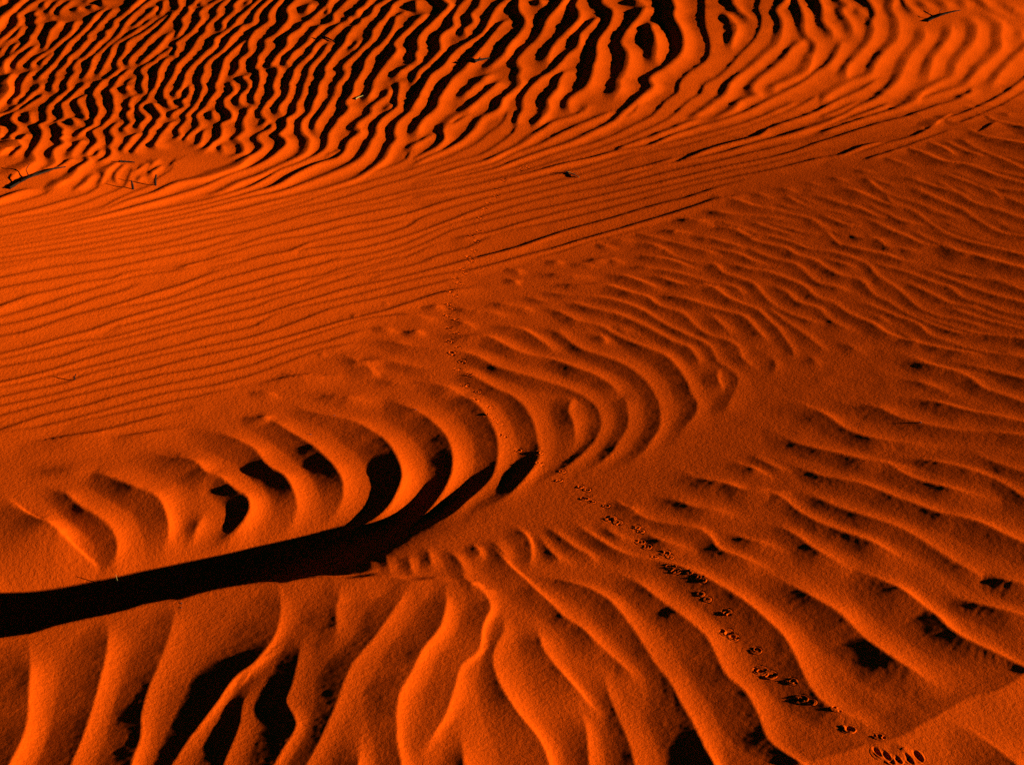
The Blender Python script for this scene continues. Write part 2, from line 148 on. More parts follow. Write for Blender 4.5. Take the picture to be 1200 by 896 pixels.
top 0 470,7740 -26,-78 -26,-77 -23,-69 -23,-59 -18,-64 -8,-108 -9,-100 -22,-57 -25,-49 -24,-63 -22,-64 -14,-50 -14,-47 -24,-49 -27,-46 -26,-45 -24,-48 -23,-54 -19,-59 -12,-54 -8,-56 1,-54 2,-53 -11,-54 -13,-54 -5,-63 -3,-64
top 0 274,6856 -25,-69 -20,-71 -6,-79 -7,-77 -27,-70 -23,-62 2,-31 4,-32 -6,-52 -12,-55 -18,-50 -22,-51 -23,-51
top 1 355,9005 18,-107 17,-104 19,-115 17,-97 21,-109 21,-113 19,-108 14,-93 6,-73 -3,-58 -3,-49 25,-66 23,-78 -4,-91 -15,-107 -18,-99 -22,-88 -25,-82 -19,-74 -13,-72 -8,-67 -1,-65 -1,-63 -11,-73 -13,-72 -7,-70 -8,-67 -12,-68 -19,-66 -22,-44 -28,-43 -27,-44 -16,-46 -3,-73 5,-75
top 0 352,6419 -4,-33 -6,-31 -18,-32 -24,-28 -23,-29
top 0 155,8118 17,-145
top 0 746,7922 -33,-119 -32,-115 -28,-85 -29,-84 -25,-85 -30,-114 -16,-101 10,-61 12,-55 3,-47 -1,-51 -12,-92 -17,-93 -21,-72 -17,-63 0,-32 0,-32 -18,-73 -23,-79
top 0 654,8073 31,-51 30,-50 31,-50
top 0 720,7618 4,-88 4,-84 2,-79 -1,-109 -4,-102 -12,-92 -7,-76 9,-38 14,-29
top 1 979,9261 -10,-145 -11,-140 -11,-152 -10,-127 -11,-142 -12,-145 -11,-138 -8,-122 -6,-99 0,-116 -2,-96 -14,-84 -12,-84 4,-113 9,-110 2,-96 -4,-92 -9,-89 -17,-83 -21,-57 -26,-54 -28,-53 -32,-55 -38,-56 -31,-52 -16,-44 9,-31 10,-32 -18,-53 -35,-64 -33,-60 -22,-45 -21,-43 -21,-43 -24,-51 -23,-53 -24,-47 -25,-39 -26,-34 -27,-36 -22,-30 -24,-33 -24,-33 -24,-32 -23,-29 -23,-25 -22,-23 -23,-22 -22,-22 -22,-22 -22,-23 -22,-23 -22,-23 -21,-23 -21,-24 -23,-29 -22,-30 -22,-30 -23,-28 -23,-22 -23,-21 -25,-19 -25,-20 -26,-20 -26,-21 -21,-16 -21,-17 -21,-17 -22,-18 -22,-17 -22,-18 -22,-17 -21,-18 -21,-18
mid 3 1210,9242 -25,-213 -26,-223 -49,-412 -43,-359 -13,-111 -12,-99 -19,-150 -15,-144 -3,-114 -1,-103 -6,-100 -12,-93 -18,-73 -24,-66 -44,-70 -46,-70 -38,-78 -27,-78 -4,-44 -5,-42 -34,-64 -42,-68 -35,-88 -35,-86 -41,-60 -44,-53 -53,-74 -54,-73 -57,-66 -57,-59 -56,-47 -55,-45 -56,-56 -54,-59 -51,-59 -54,-58 -81,-73 -88,-72 -76,-57 -79,-58 -70,-59 -60,-68 -56,-64 -58,-55 -58,-54 -55,-63 -53,-66 -51,-74 -49,-71 -50,-66 -47,-56 -32,-29 -28,-25 -17,-24 -19,-26 -39,-42 -49,-48 -48,-47 -44,-45 -43,-45 -44,-40 -45,-33 -45,-29 -43,-33 -42,-38 -41,-41 -38,-35 -38,-30 -42,-31 -39,-29 -46,-32 -49,-35 -51,-33 -47,-32
mid 3 1537,9207 -29,-212 -31,-221 -55,-411 -52,-357 -26,-116 -20,-92 -1,-66 0,-65 -17,-110 -25,-107 -27,-90 -33,-82 -41,-85 -42,-82 -36,-81 -36,-80 -43,-84 -43,-76 -37,-46 -32,-46 -14,-54 -14,-56 -36,-58 -40,-59 -36,-75 -34,-73 -27,-47 -28,-44 -48,-68 -55,-70 -73,-84 -71,-77 -44,-47 -44,-45 -75,-69 -73,-69 -47,-47 -46,-46 -67,-69 -71,-70 -81,-75 -84,-68 -66,-41 -67,-37 -58,-42 -44,-56 -41,-53 -58,-43 -60,-44 -56,-64 -53,-63 -47,-43 -44,-41 -33,-46 -31,-48 -34,-54 -35,-57 -42,-71 -45,-69 -43,-48 -46,-45 -45,-44 -44,-45 -43,-44 -43,-42 -42,-37 -43,-36 -42,-34 -43,-34 -42,-33 -39,-31 -38,-29 -40,-30 -39,-28 -46,-32 -48,-34 -50,-34 -47,-31
top 0 1134,7782 12,-106 11,-92 10,-57 2,-55 -16,-76 -22,-77 -17,-65 -12,-55 3,-25 4,-20
top 1 1159,8978 7,-111 6,-110 8,-119 6,-101 8,-115 8,-118 8,-112 5,-97 2,-74 -3,-57 -3,-50 8,-88 14,-88 19,-84 22,-73
top 1 1771,9160 -31,-139 -30,-135 -32,-146 -26,-123 -28,-136 -29,-140 -28,-133 -28,-119 -25,-96 -37,-94 -35,-72 -23,-71 -1,-90 4,-84 -13,-88 -19,-87 -22,-87 -26,-77 -30,-49 -32,-46 -35,-68 -37,-71 -28,-46 -29,-46 -29,-47 -31,-51 -31,-54 -25,-54 -19,-68 -19,-64 -26,-50 -29,-45 -29,-53 -31,-53 -23,-33 -25,-32 -26,-32 -25,-32
top 1 1626,9080 -7,-129 -7,-126 -8,-137 -7,-116 -7,-133 -8,-135 -7,-127 -6,-109 -4,-80 -3,-57 -2,-50 -5,-107 -6,-110 -14,-95 -17,-97 -7,-77 19,-56 15,-51 -18,-84 -30,-93 -25,-91 -30,-85 -26,-42 -30,-37 -32,-33 -30,-33 -36,-38 -35,-36 -20,-34 2,-27 6,-27
top 0 1500,7326 -31,-38 -31,-39 -28,-42 -29,-68 -28,-69 -25,-46 -27,-45 -29,-47 -28,-45 -31,-47 -28,-47 -23,-45 -22,-61 -10,-51 10,-22 8,-19 -21,-29 -39,-33 -34,-38 -23,-53 -23,-54 -26,-36 -30,-34 -31,-31 -31,-33
top 1 1790,9103 -12,-133 -12,-130 -14,-141 -11,-122 -14,-140 -13,-143 -13,-132 -10,-110 -7,-76 -2,-38 -2,-33 -7,-76 -8,-81 -18,-96 -12,-86 12,-59 12,-53 -4,-55 -7,-55
top 1 2006,9109 -25,-140 -24,-137 -26,-148 -24,-127 -28,-144 -29,-148 -26,-137 -19,-116 -8,-82 15,-61 12,-35 -26,-32 -30,-39 -2,-69 7,-71 4,-57 0,-56 -13,-65 -17,-67
top 0 1846,7806 10,-59 14,-45 24,-15 27,-6
top 1 1950,8874 -1,-107 -1,-105 -1,-115 -1,-100 -1,-118 -2,-120 -1,-111 -1,-89 1,-54 1,-18 2,-14 2,-53 1,-62 -4,-65 -9,-60 -19,-37 -19,-36 -5,-52 -5,-57 -22,-75 -32,-78 -30,-60 -34,-61 -34,-59 -30,-54 -29,-53 -24,-51 -19,-57 -11,-53 -1,-39 3,-36
top 1 2305,9107 -25,-139 -26,-135 -27,-147 -22,-122 -24,-137 -25,-141 -24,-134 -23,-117 -18,-84 -29,-93 -22,-71 1,-60 5,-57 -9,-76 -16,-76 -15,-64 -22,-63 -28,-52 -34,-51 -34,-54 -32,-59 -31,-61 -27,-59 -21,-58 -22,-54 -28,-35 -34,-31 -37,-29 -35,-34 -34,-41 -35,-45 -33,-45 -30,-44 -38,-63 -34,-63
mid2 0 1782,6906 -60,-89 -60,-85 -62,-67 -63,-66 -70,-97 -71,-98 -70,-78 -69,-69 -72,-67 -65,-69 -27,-57 -28,-55 -59,-56 -65,-45 -57,-46 -57,-51 -64,-69 -65,-71 -76,-67 -75,-64 -74,-68 -72,-69
top 0 2166,7558 -12,-62 -17,-61 -26,-51 -33,-51 -30,-51 -34,-65 -32,-67 -31,-77 -31,-79 -28,-71 -29,-68 -38,-65 -41,-62 -43,-68 -44,-65 -34,-39 -34,-35 -37,-40 -35,-46 -37,-53 -37,-54 -34,-48 -34,-45 -32,-39 -35,-39 -28,-30 -29,-31 -31,-31 -31,-29 -30,-27 -28,-24 -32,-25 -30,-20 -30,-20 -31,-23 -28,-23 -29,-24 -29,-26 -29,-26 -29,-24 -28,-21 -24,-17 -24,-16 -24,-14 -23,-14 -24,-12 -25,-13 -25,-12 -26,-11 -26,-11 -27,-11 -26,-10 -26,-12 -25,-12 -25,-15 -25,-15 -24,-16 -23,-16 -24,-16 -23,-16
top 0 2327,7622 -19,-62 -21,-61 -26,-56 -31,-58 -30,-55 -40,-66 -36,-67 -30,-75 -26,-78 -21,-69 -21,-68
top 0 2426,7758 14,-36 15,-36 5,-43 -12,-63 -23,-72 -27,-65 -37,-66 -41,-63 -34,-58 -36,-61 -29,-59 -19,-58 -19,-54 -32,-46 -39,-41 -39,-44 -44,-52 -44,-56 -37,-55 -23,-52 -24,-54 -30,-43 -38,-44 -41,-43 -42,-41 -40,-41 -33,-33 -33,-32 -33,-31 -33,-30 -33,-31 -32,-33 -33,-34 -33,-35 -32,-36 -32,-35 -32,-34 -31,-33
top 0 2533,7815 22,-37 24,-34 19,-36 6,-41 -23,-80 -30,-78 -7,-49 -10,-47 -25,-48 -35,-52 -36,-52 -38,-54 -39,-55 -39,-57 -39,-68 -40,-73 -42,-66 -32,-37 -34,-30 -34,-25 -34,-25 -33,-27 -39,-36 -38,-37 -37,-37 -38,-37
top 0 2204,6883 10,-40 0,-44 -30,-49 -48,-53 -48,-53
top 1 3672,8917 -73,-126 -73,-127 -63,-102 -57,-86 -53,-81 -52,-75 -50,-71 -48,-68 -46,-65 -45,-63 -42,-59 -41,-56 -39,-54 -37,-51 -34,-47 -32,-45 -30,-41 -44,-61 -39,-55 -37,-51 -33,-47 -32,-45 -30,-43 -40,-55 -36,-50 -37,-52 -39,-61 -39,-65 -38,-65 -46,-89 -46,-93
top 1 2117,8762 2,-95 2,-94 2,-103 2,-85 2,-96 3,-99 2,-96 3,-82 3,-61 3,-74 3,-58 11,-51 14,-41 13,-22 14,-19
top 0 2223,7953 10,-62 11,-56 12,-54
top 0 2346,7958 10,-74 10,-68
top 0 2471,7967 -3,-117
top 3 2466,8507 8,-70 9,-68 9,-75 8,-62 12,-62 15,-58 15,-52 14,-46 11,-39 11,-60 11,-50 20,-37 25,-31 27,-24 26,-11 27,-5 29,-9 21,-11 22,-14 23,-16 24,-16 27,-18 29,-19 20,-12 21,-12 23,-14 23,-14 25,-14 26,-15 26,-15 27,-16 27,-16 27,-16 28,-16 27,-17 27,-16 26,-17 26,-18 25,-17 24,-18
top 0 2688,7899 24,-31 24,-30 24,-29
top 0 2693,7609 -12,-75
mid 0 2210,6785 -62,-73 -60,-68 -51,-46 -55,-48 -107,-116 -112,-123 -83,-67 -78,-62 -89,-90 -85,-89 -70,-66 -66,-63 -65,-69 -63,-64 -60,-49 -61,-42 -74,-41 -76,-39 -74,-44 -74,-46 -90,-58 -90,-59 -87,-51 -87,-52 -66,-44 -67,-47 -64,-44 -82,-49 -79,-50 -81,-61 -74,-62 -48,-40 -41,-43 -28,-48 -28,-50 -39,-62 -42,-59 -51,-58 -53,-54 -53,-48 -50,-50 -39,-52 -37,-54
mid 1 3468,8000 -152,-146 -155,-151 -148,-147 -135,-137 -114,-122 -128,-141 -105,-126 -71,-100 -71,-102 -100,-131 -104,-134 -98,-126 -87,-103 -56,-51 -51,-54 -38,-67 -37,-72 -54,-85 -55,-73 -70,-58 -72,-49 -67,-65 -68,-63 -99,-69 -102,-63
mid 1 3418,7790 -149,-133 -154,-139 -148,-139 -138,-137 -117,-124 -132,-145 -108,-131 -71,-97 -71,-102 -103,-143 -102,-134 -88,-119 -69,-69 -32,36 -23,67
top 0 -1656,5272 -3,-56 -3,-54 -5,-49 -6,-42 -7,-39 -7,-38
top 0 -1597,5436 2,-55 -1,-45 -15,-16 -10,-13 13,-21 14,-28 2,-61 -4,-71 6,-70 5,-66 -4,-49 -8,-46 -7,-40 -8,-37 -7,-33
mid 2 -1431,5243 11,-75 9,-71 10,-64 5,-58 -17,-74 -26,-66 -19,-62 -20,-56 -23,-51 -25,-45 -30,-42 -32,-37 -43,-39 -44,-38 -39,-36 -43,-42 -40,-36 -48,-41 -51,-43 -52,-41 -50,-38
mid 2 -1294,5446 -9,-43 -5,-46 8,-49 7,-51 -9,-70 -11,-65 2,-35 1,-34 -18,-68 -25,-65 -15,-49 -14,-49 -12,-58 -13,-52 -24,-37 -27,-32 -37,-47 -39,-48 -43,-51 -39,-47 -20,-23 -20,-23 -35,-38 -43,-46 -38,-40 -45,-44 -49,-46 -49,-45 -48,-41
top 0 -1469,4927 -8,40 -7,43 -9,69 -7,73 1,72 4,72
top 0 -1425,4994 -16,39 -13,41 -7,48 -3,50 -1,54 -1,56
top 0 -1528,5084 0,-51 1,-46 2,-29 1,-27
top 0 -1385,5322 -8,-43 -8,-41 -7,-37 -3,-29 -2,-26
top 0 -1367,5386 -5,-64 -7,-53 -8,-20 -9,-15
top 0 -1522,5013 -1,-62 -4,-55 -6,-32 -7,-28
mid 2 -1463,5021 -8,-64 -8,-58 -5,-36 -7,-33 -21,-53 -26,-51 -24,-50 -23,-46 -23,-38 -23,-35 -25,-35 -26,-36 -33,-46 -40,-53 -37,-46 -42,-52 -46,-53 -47,-52 -45,-46
top 0 -1369,5144 -1,-98
top 0 -1332,5319 -8,-57 -5,-56 1,-37 3,-36
mid 2 -1586,5002 -6,-63 -7,-60 -7,-59 -8,-53 -14,-39 -16,-34 -23,-41 -22,-35 -11,-18 -12,-19 -31,-48 -40,-61 -36,-50 -42,-56 -45,-58 -46,-56 -44,-50
mid 2 -1661,4826 -20,-52 -19,-50 -14,-43 -15,-45 -26,-66 -33,-75 -29,-64 -35,-71 -38,-73 -38,-69 -38,-62
top 1 -1953,4079 13,11 14,12 14,12 15,13 14,12 15,13 15,13 14,13 14,14 15,13 13,13 14,13 13,12 13,13 11,11 12,12 10,10 15,16 14,13 12,13 12,13 12,13 13,14 14,15 14,16 15,16 15,17 15,18 14,17 15,17 14,16 14,16 15,17 14,16 14,17 13,17 12,17 16,23 14,24 13,24 12,26 12,28 11,30 12,31 12,30 15,28 16,27 17,28 15,30 12,30 11,34 10,35 12,33 12,29 18,27 18,21 19,20 18,23 15,25 15,27 14,28 13,27 20,40 17,48 7,50 5,59 6,49 6,27 7,25 9,41 6,45 0,27 -4,26 -14,31 -15,31 -9,27 -5,27 2,36 8,35 16,35 11,39 -9,46 -14,50
top 1 -1947,4061 14,11 14,11 14,11 15,12 14,12 15,13 15,12 15,13 14,12 15,13 14,12 13,13 13,12 13,11 12,11 12,11 10,10 16,15 13,13 13,13 12,12 12,12 13,13 14,13 14,13 14,14 14,13 14,15 14,14 14,15 13,16 14,15 14,17 14,16 14,17 13,18 14,18 14,19 14,19 14,19 14,20 14,20 14,22 14,22 14,22 14,22 13,22 17,27 16,27 16,27 15,28 15,27 14,27 13,28 14,27 17,34 17,35 16,36 12,36 12,38 11,38 12,37 13,37 14,36 13,30 16,28 15,29 15,32 16,44 16,47 13,46 9,47 7,45 9,40 5,42 -5,46 -11,44 -19,28 -16,26 4,37 8,40 3,33 -1,35 -9,48 -8,47 9,37 13,33 5,33 2,37 -8,40 -7,43 1,42 4,42 1,47 -1,52 -6,75 -5,69 1,26 1,24 -1,47 -2,51 -4,45 -3,45 2,46 5,45 9,54 10,53 5,38 4,39 3,56 3,56 4,41 5,39
top 1 -1942,4045 14,11 14,10 15,11 15,12 15,11 14,12 15,12 15,12 15,12 15,12 14,12 14,12 13,11 13,11 12,11 11,10 11,10 16,14 13,12 12,12 13,11 12,12 14,13 13,12 13,12 14,13 14,14 14,13 15,15 14,14 15,15 14,14 14,15 14,15 14,15 15,16 14,15 14,16 15,16 14,17 15,17 14,17 15,17 14,18 15,18 15,19 15,19 15,19 15,19 15,19 15,20 16,20 16,21 16,22 17,21 15,21 15,20 14,20 13,18 16,24 14,21 13,22 14,24 14,25 14,28 15,28 14,28 13,29 12,33 11,33 11,37 14,50 13,54 16,50 18,39 20,34 20,38 17,38 18,42 17,42 12,36 10,32 5,34 0,41 -2,46 -5,50 -3,50 5,52 7,51 4,53 4,50 10,40 10,39 7,47 0,44 -10,20 -10,19 -2,25 1,28 9,53 9,54 -1,34 -3,35 -3,50 0,47 3,23 5,22 5,46 3,52 4,43 2,45 -3,53 -3,54 6,55 7,52 7,48 8,45 13,38 13,40 12,61 11,68 8,65 6,68 4,69 3,69 -3,66 1,59 17,37 18,33 3,35 2,38
top 1 -1929,4013 14,11 14,10 14,11 15,12 15,11 14,12 15,12 15,12 14,13 15,12 14,12 14,11 13,12 12,11 13,11 11,10 10,9 16,14 13,13 13,11 11,12 13,11 14,13 12,12 14,12 13,13 15,13 14,13 14,14 15,14 14,14 15,15 14,15 14,15 14,16 13,16 15,16 14,17 14,17 14,16 15,17 14,17 15,16 15,17 15,16 15,17 15,17 15,18 15,17 15,18 15,19 15,18 16,19 15,19 15,19 15,20 16,20 15,21 16,22 16,23 16,24 17,26 17,26 17,26 17,25 16,26 15,23 14,22 20,30 18,25 17,27 16,32 15,40 12,45 13,47 14,44 16,43 17,41 17,39 18,34 21,29 21,25 16,30 11,47 5,49 -1,31 -1,30 3,44 7,43 15,41 12,37 2,26 -3,23 -10,11 -9,11 0,35 6,41 12,40 13,37 12,32 7,32 -4,24 -5,26 5,39 9,38 12,33 12,32 11,30 9,35 1,50 -1,55
top 1 -1922,3995 13,10 15,10 14,11 15,11 15,11 15,11 15,11 14,12 15,11 15,12 14,11 14,11 13,11 13,11 12,10 12,9 10,9 16,14 13,11 12,11 12,10 13,11 15,13 12,11 12,11 14,12 14,13 14,13 15,14 15,13 15,14 15,14 15,14 14,14 14,14 15,15 15,15 14,15 15,15 14,15 14,15 14,16 15,16 14,16 15,17 15,17 16,18 15,18 16,18 15,19 15,18 14,18 14,17 16,21 15,20 15,19 14,20 15,20 15,23 16,23 17,26 17,26 18,27 17,27 18,26 17,23 18,23 18,20 18,20 18,19 17,20 17,22 16,25 16,26 15,27 15,28 16,29 17,30 17,32 18,33 17,32 17,31 22,43 21,42 18,42 17,47 13,52 9,63 6,66 1,49 2,48 7,42 5,43 -4,49 -4,47 2,32 5,30 10,50 14,50 14,39 13,37 8,31 4,32 -4,29 -5,33 0,55 0,61 0,71 -4,62 -11,24 -12,17
top 1 -1914,3971 14,10 15,10 14,10 15,10 15,11 15,11 15,11 15,11 15,11 14,11 14,11 14,11 14,10 13,11 12,9 11,10 11,8 16,13 13,11 12,10 12,11 13,10 15,13 12,10 13,11 13,11 14,12 15,12 15,13 15,13 15,13 15,14 15,13 14,13 14,13 15,15 15,14 14,14 15,15 14,14 14,15 15,15 14,16 14,16 15,17 15,18 15,18 15,19 15,19 15,19 15,18 14,18 14,17 16,20 16,19 15,18 14,17 16,17 15,17 17,16 17,14 17,14 18,14 17,15 17,17 17,20 17,22 16,23 17,24 16,24 17,24 18,23 17,24 18,23 18,24 18,23 17,22 22,28 20,27 21,27 20,29 17,24 18,24 17,25 17,28 16,30 16,39 16,43 14,44 13,43 17,57 12,61 4,76 4,74 10,45 7,40 -5,28 -7,29 -4,40 0,43 3,49 8,48 14,50 15,49 15,49 14,50
mid 1 -1903,3943 49,33 50,37 50,36 47,36 40,31 41,33 39,33 39,30 44,36 45,37 43,38 44,43 42,44 43,46 46,48 46,50 43,49 46,56 44,56 59,74 63,79 64,82 64,84 54,78 52,82 41,78 40,75 31,53 32,50 36,51 37,52 38,58 27,63 3,41 2,39 9,32 11,29
mid 1 -1894,3918 49,32 51,35 50,36 47,34 40,30 41,32 40,31 38,28 45,32 46,34 43,36 44,42 42,44 42,46 45,49 46,51 43,49 46,53 45,51 48,50 50,54 49,62 50,69 50,74 52,80 53,92 53,87 45,58 43,51 29,39 30,39 46,52 45,52 25,38 25,36 36,36 37,39 37,56 36,61 36,55 33,60 25,64 24,68 31,63 27,68 11,73 8,78
mid 1 -1847,3817 43,41 45,45 45,46 41,44 35,39 38,43 34,39 45,39 36,38 5,17 6,17 52,31 69,32 60,43 58,48 46,37 46,44 50,70 52,79 58,74 61,76 61,89 63,88 55,59 54,54 42,51 41,55 42,62 44,64 58,68 61,69 47,70 46,71 50,64 50,57 42,35 40,39 36,62 34,73 35,74 30,80 13,73 10,76
mid 0 -380,5094 -73,-62 -71,-65 -71,-75 -66,-74 -54,-64 -50,-57 -39,-37 -37,-39 -34,-52 -35,-53 -46,-52 -48,-49
mid 0 -991,4350 56,75 56,75 49,61 48,51 41,30 39,27 26,27 25,31 38,47 42,46 42,28 44,28 56,53 55,60 39,47 38,49 49,57 55,58 82,69 86,70 74,68 75,66 77,55 77,56 71,62 72,67 76,73 77,72 78,61 79,58 82,61 80,61 64,48 63,53 67,72 71,81 76,88 79,90
mid 0 -369,4916 -70,-70 -68,-69 -73,-64 -62,-56 -22,-21 -19,-24 -27,-53 -28,-54 -37,-32 -39,-28 -35,-40 -35,-41 -46,-43 -48,-42
mid 0 -737,4497 25,23 26,23 37,24 43,28 66,53 69,63 59,64 48,69 13,38 13,38 25,43 32,43 58,67 64,67 60,58 61,54 69,56 71,54 67,52 70,56 89,80 88,85 57,65 57,61 76,47 75,43 59,45 61,51 82,73 85,78 66,63 66,66 70,76 70,80 68,78 62,76 36,51 34,50
mid 0 -920,4200 39,42 38,42 33,38 37,39 45,47 52,51 51,48 68,46 66,48 66,67 67,79 71,91 72,96 61,89 60,80 47,47 49,40 64,53 68,53 67,53 69,52 67,52 70,53 93,63 89,63 52,45 48,45
mid 2 1189,5880 -71,-49 -67,-46 -52,-34 -50,-34 -58,-44 -59,-44 -73,-40 -75,-40 -73,-51 -72,-51 -70,-48 -72,-46 -64,-33 -69,-32 -66,-36 -84,-59 -80,-65 -74,-73 -71,-73 -68,-61 -64,-67 -56,-92 -54,-91 -52,-65 -52,-54 -53,-43 -53,-42 -63,-57 -63,-60 -59,-64 -58,-65 -55,-63 -53,-60 -54,-57 -53,-54 -54,-54 -48,-50 -27,-32 -21,-28 -11,-16 -11,-16 -34,-32 -39,-35 -35,-36 -34,-34 -36,-28 -36,-27 -32,-28 -37,-32 -34,-29 -40,-33 -43,-35 -43,-35 -41,-32
mid 0 -553,4275 28,39 29,40 37,46 39,45 38,42 38,47 45,72 46,81
mid 0 -338,4440 -24,-26 -25,-28 -35,-43 -35,-44
top 0 -167,6307 -22,-45 -21,-44 -21,-45 -25,-44 -24,-45 -14,-46 6,-54 6,-53 -8,-57 -16,-54 -21,-43 -27,-39 -24,-36 -19,-36 -18,-35
top 0 -327,6298 -22,-63 -20,-63 -17,-56 -13,-46 -8,-44 0,-48 2,-50
top 0 -292,5995 -25,-10 -25,-17 -24,-41 -22,-52 -18,-55 -18,-59
top 0 179,6329 -20,-54 -21,-54 -23,-60 -24,-59
top 0 357,6340 -30,-30 -30,-31 -29,-29 -26,-21 -26,-20 -26,-27 -24,-39 -23,-46 -23,-46 -20,-45 -20,-45 -20,-42 -24,-40 -24,-36 -24,-37 -24,-39 -22,-39 -24,-36 -23,-27 -24,-23 -25,-23 -24,-24 -23,-24 -23,-25 -22,-25 -25,-24 -20,-20 -21,-19 -22,-20 -22,-19 -22,-20 -21,-20
mid2 0 460,6326 -55,-55 -55,-58 -63,-75 -63,-81 -54,-80 -52,-76 -52,-58 -50,-57 -42,-69 -42,-68 -50,-52 -52,-45 -49,-50 -50,-50 -63,-53 -65,-53
top 0 -385,5166 22,16 22,17 22,16 22,16 23,16 23,17 23,18 21,17 22,18 23,18 22,19 23,19 22,18 22,18 21,16 25,20 25,18 23,18 24,18 25,19 23,18 23,20 24,19 23,20 24,19 23,18 27,19 27,19 26,17 26,18 24,18 29,25 28,25 29,25 23,14 25,12 26,12 26,13 26,15 24,19 26,25 24,29 24,31 25,30 24,28 25,26 25,25 25,24 25,23 25,23 30,25 29,23 29,23 30,27 29,27 29,29 30,31 29,31 27,31 34,41 32,42 32,43 27,33 27,34 28,34 28,36 32,41 33,43 32,43 30,42 39,61 36,56 33,34 31,39 37,73 36,84 28,77 27,78
mid 0 -208,4737 59,24 60,30 59,54 62,63 77,69 82,67 63,44 67,43 65,41 86,57 85,57 90,56 88,56 74,50 73,48 72,37 77,41 73,51 81,63 83,65
mid 0 -312,4475 41,46 41,46 42,35 43,41 41,74 45,75 59,45 63,33 60,35 65,39 61,43 67,48 64,46 68,50 67,51 87,66 90,64 88,47 89,42 90,44 92,48 98,65 92,59 54,16 51,21 55,61 57,66 58,41 59,33
mid 0 -181,4486 47,36 49,37 56,41 60,49 73,78 79,83 63,53 66,48 60,45 51,44 49,41 51,36 50,34 44,23 44,28 59,53 65,60 90,66 95,67
mid 0 59,4527 49,32 51,35 55,52 55,49 46,30 43,11 30,-19 27,-27
top 0 586,6461 -15,-67 -18,-62 -21,-34 -25,-28 -28,-25 -26,-26
top 0 848,6286 -32,-39 -32,-39 -33,-40 -24,-29 -26,-29 -26,-30 -25,-28 -24,-26 -25,-25 -24,-22 -24,-23 -23,-24 -26,-27 -26,-30 -25,-30 -25,-29
rip 0 433,4791 18,-17 18,-18 18,-16 19,-13 18,-8 20,-5 19,-5 17,-10 17,-25 16,-29 17,-26 20,-17 22,-13 22,-15 15,-14 15,-16 15,-16 15,-16
rip 0 570,4889 24,4 25,6 24,3 19,-7 19,-28 16,-35
rip 0 716,4791 23,-1 22,0 20,-10 13,-25 10,-32 13,-24 17,-5 20,5 20,-2 17,-11 18,-16 18,-20 16,-20 14,-20 14,-26 10,-26 13,-22 16,-14 18,-9 18,-10 18,-12 14,-17 15,-18 13,-20 12,-20 13,-21 12,-21 8,-27 2,-50 2,-52 7,-32 9,-30 9,-30 6,-29 6,-29 5,-30 3,-31 2,-32 4,-29 6,-24 8,-23 10,-20 10,-18 13,-15 15,-12 16,-12 16,-14 11,-12 11,-14 11,-15 11,-15 11,-15 11,-14
mid 2 992,4959 -29,14 -28,17 -27,22 -27,28 -37,63 -42,47 -52,-27 -54,-51 -52,-43 -52,-44 -67,-52 -66,-50 -49,-38 -48,-37 -61,-46 -61,-47 -61,-52 -61,-50 -58,-44 -59,-43 -69,-56 -69,-53 -68,-33 -69,-36 -54,-43 -54,-49 -53,-48 -52,-44 -52,-43 -49,-40 -63,-44 -54,-48 -24,-51 -24,-51 -51,-44 -56,-39 -39,-38 -37,-37 -38,-30 -39,-29 -50,-40 -50,-39 -50,-36 -47,-34 -36,-29 -33,-28 -36,-22 -36,-21 -33,-23 -37,-27 -35,-23 -40,-28 -43,-29 -44,-29 -42,-27
rip 0 975,5044 16,-25 16,-26 18,-20 20,-10 22,-5 22,-4 21,-7 21,-12 20,-13 18,-17 14,-21 13,-23 13,-24
rip 0 1114,5215 17,-38 16,-37
rip 0 898,4837 15,-17 16,-17 15,-17 14,-17 17,-24 15,-24 16,-18 17,-7 19,-1 18,-2
rip 0 1059,4827 8,-29 7,-32 9,-46 7,-51 5,-60 7,-52 17,-25 20,-17
rip 0 802,4720 11,-27 11,-28 13,-24 14,-18 15,-16 15,-15 15,-15 16,-21 16,-20 15,-20
rip 0 442,4679 18,-14 18,-14 17,-15 12,-18 7,-27 5,-28
rip 0 588,4661 26,-31 25,-30
rip 0 949,4714 9,-34 9,-33 11,-31 16,-29 18,-26 17,-26
rip 0 1001,4838 -16,9 -17,10 -17,10 -20,12 -22,12 -23,12 -21,9 -22,9 -21,8 -18,8 -15,6 -14,9 -15,14 -17,19 -18,22 -17,21
rip 0 1051,5115 18,-25 18,-25 18,-24 18,-25
mid2 0 1611,6566 -59,-71 -57,-68 -59,-58 -57,-55
mid2 0 1761,6558 -116,-122 -112,-119 -98,-100 -94,-95
mid 0 1900,6043 -71,-76 -73,-77 -107,-112 -104,-103 -75,-62 -69,-53
mid 0 2150,6202 -197,-277
rip 0 1988,6374 -39,-62 -38,-61 -35,-58 -39,-69 -36,-67
rip 0 2114,6407 18,-41 18,-42
rip 0 2236,6401 -9,-125
rip 2 1886,5867 -2,-88 1,-81 5,-48 8,-42 9,-42 11,-43 12,-41 10,-44 6,-46 4,-47 6,-49 6,-34 7,-32 7,-33 8,-34 8,-37 10,-40 6,-26 7,-27 7,-29 8,-30 8,-30 8,-32 8,-32 8,-32 8,-33 9,-33 8,-33 8,-32 8,-32 8,-31 7,-30 8,-30 7,-28
rip 0 1777,5566 -3,54 -3,55 -6,52 -11,48 -15,43 -15,43
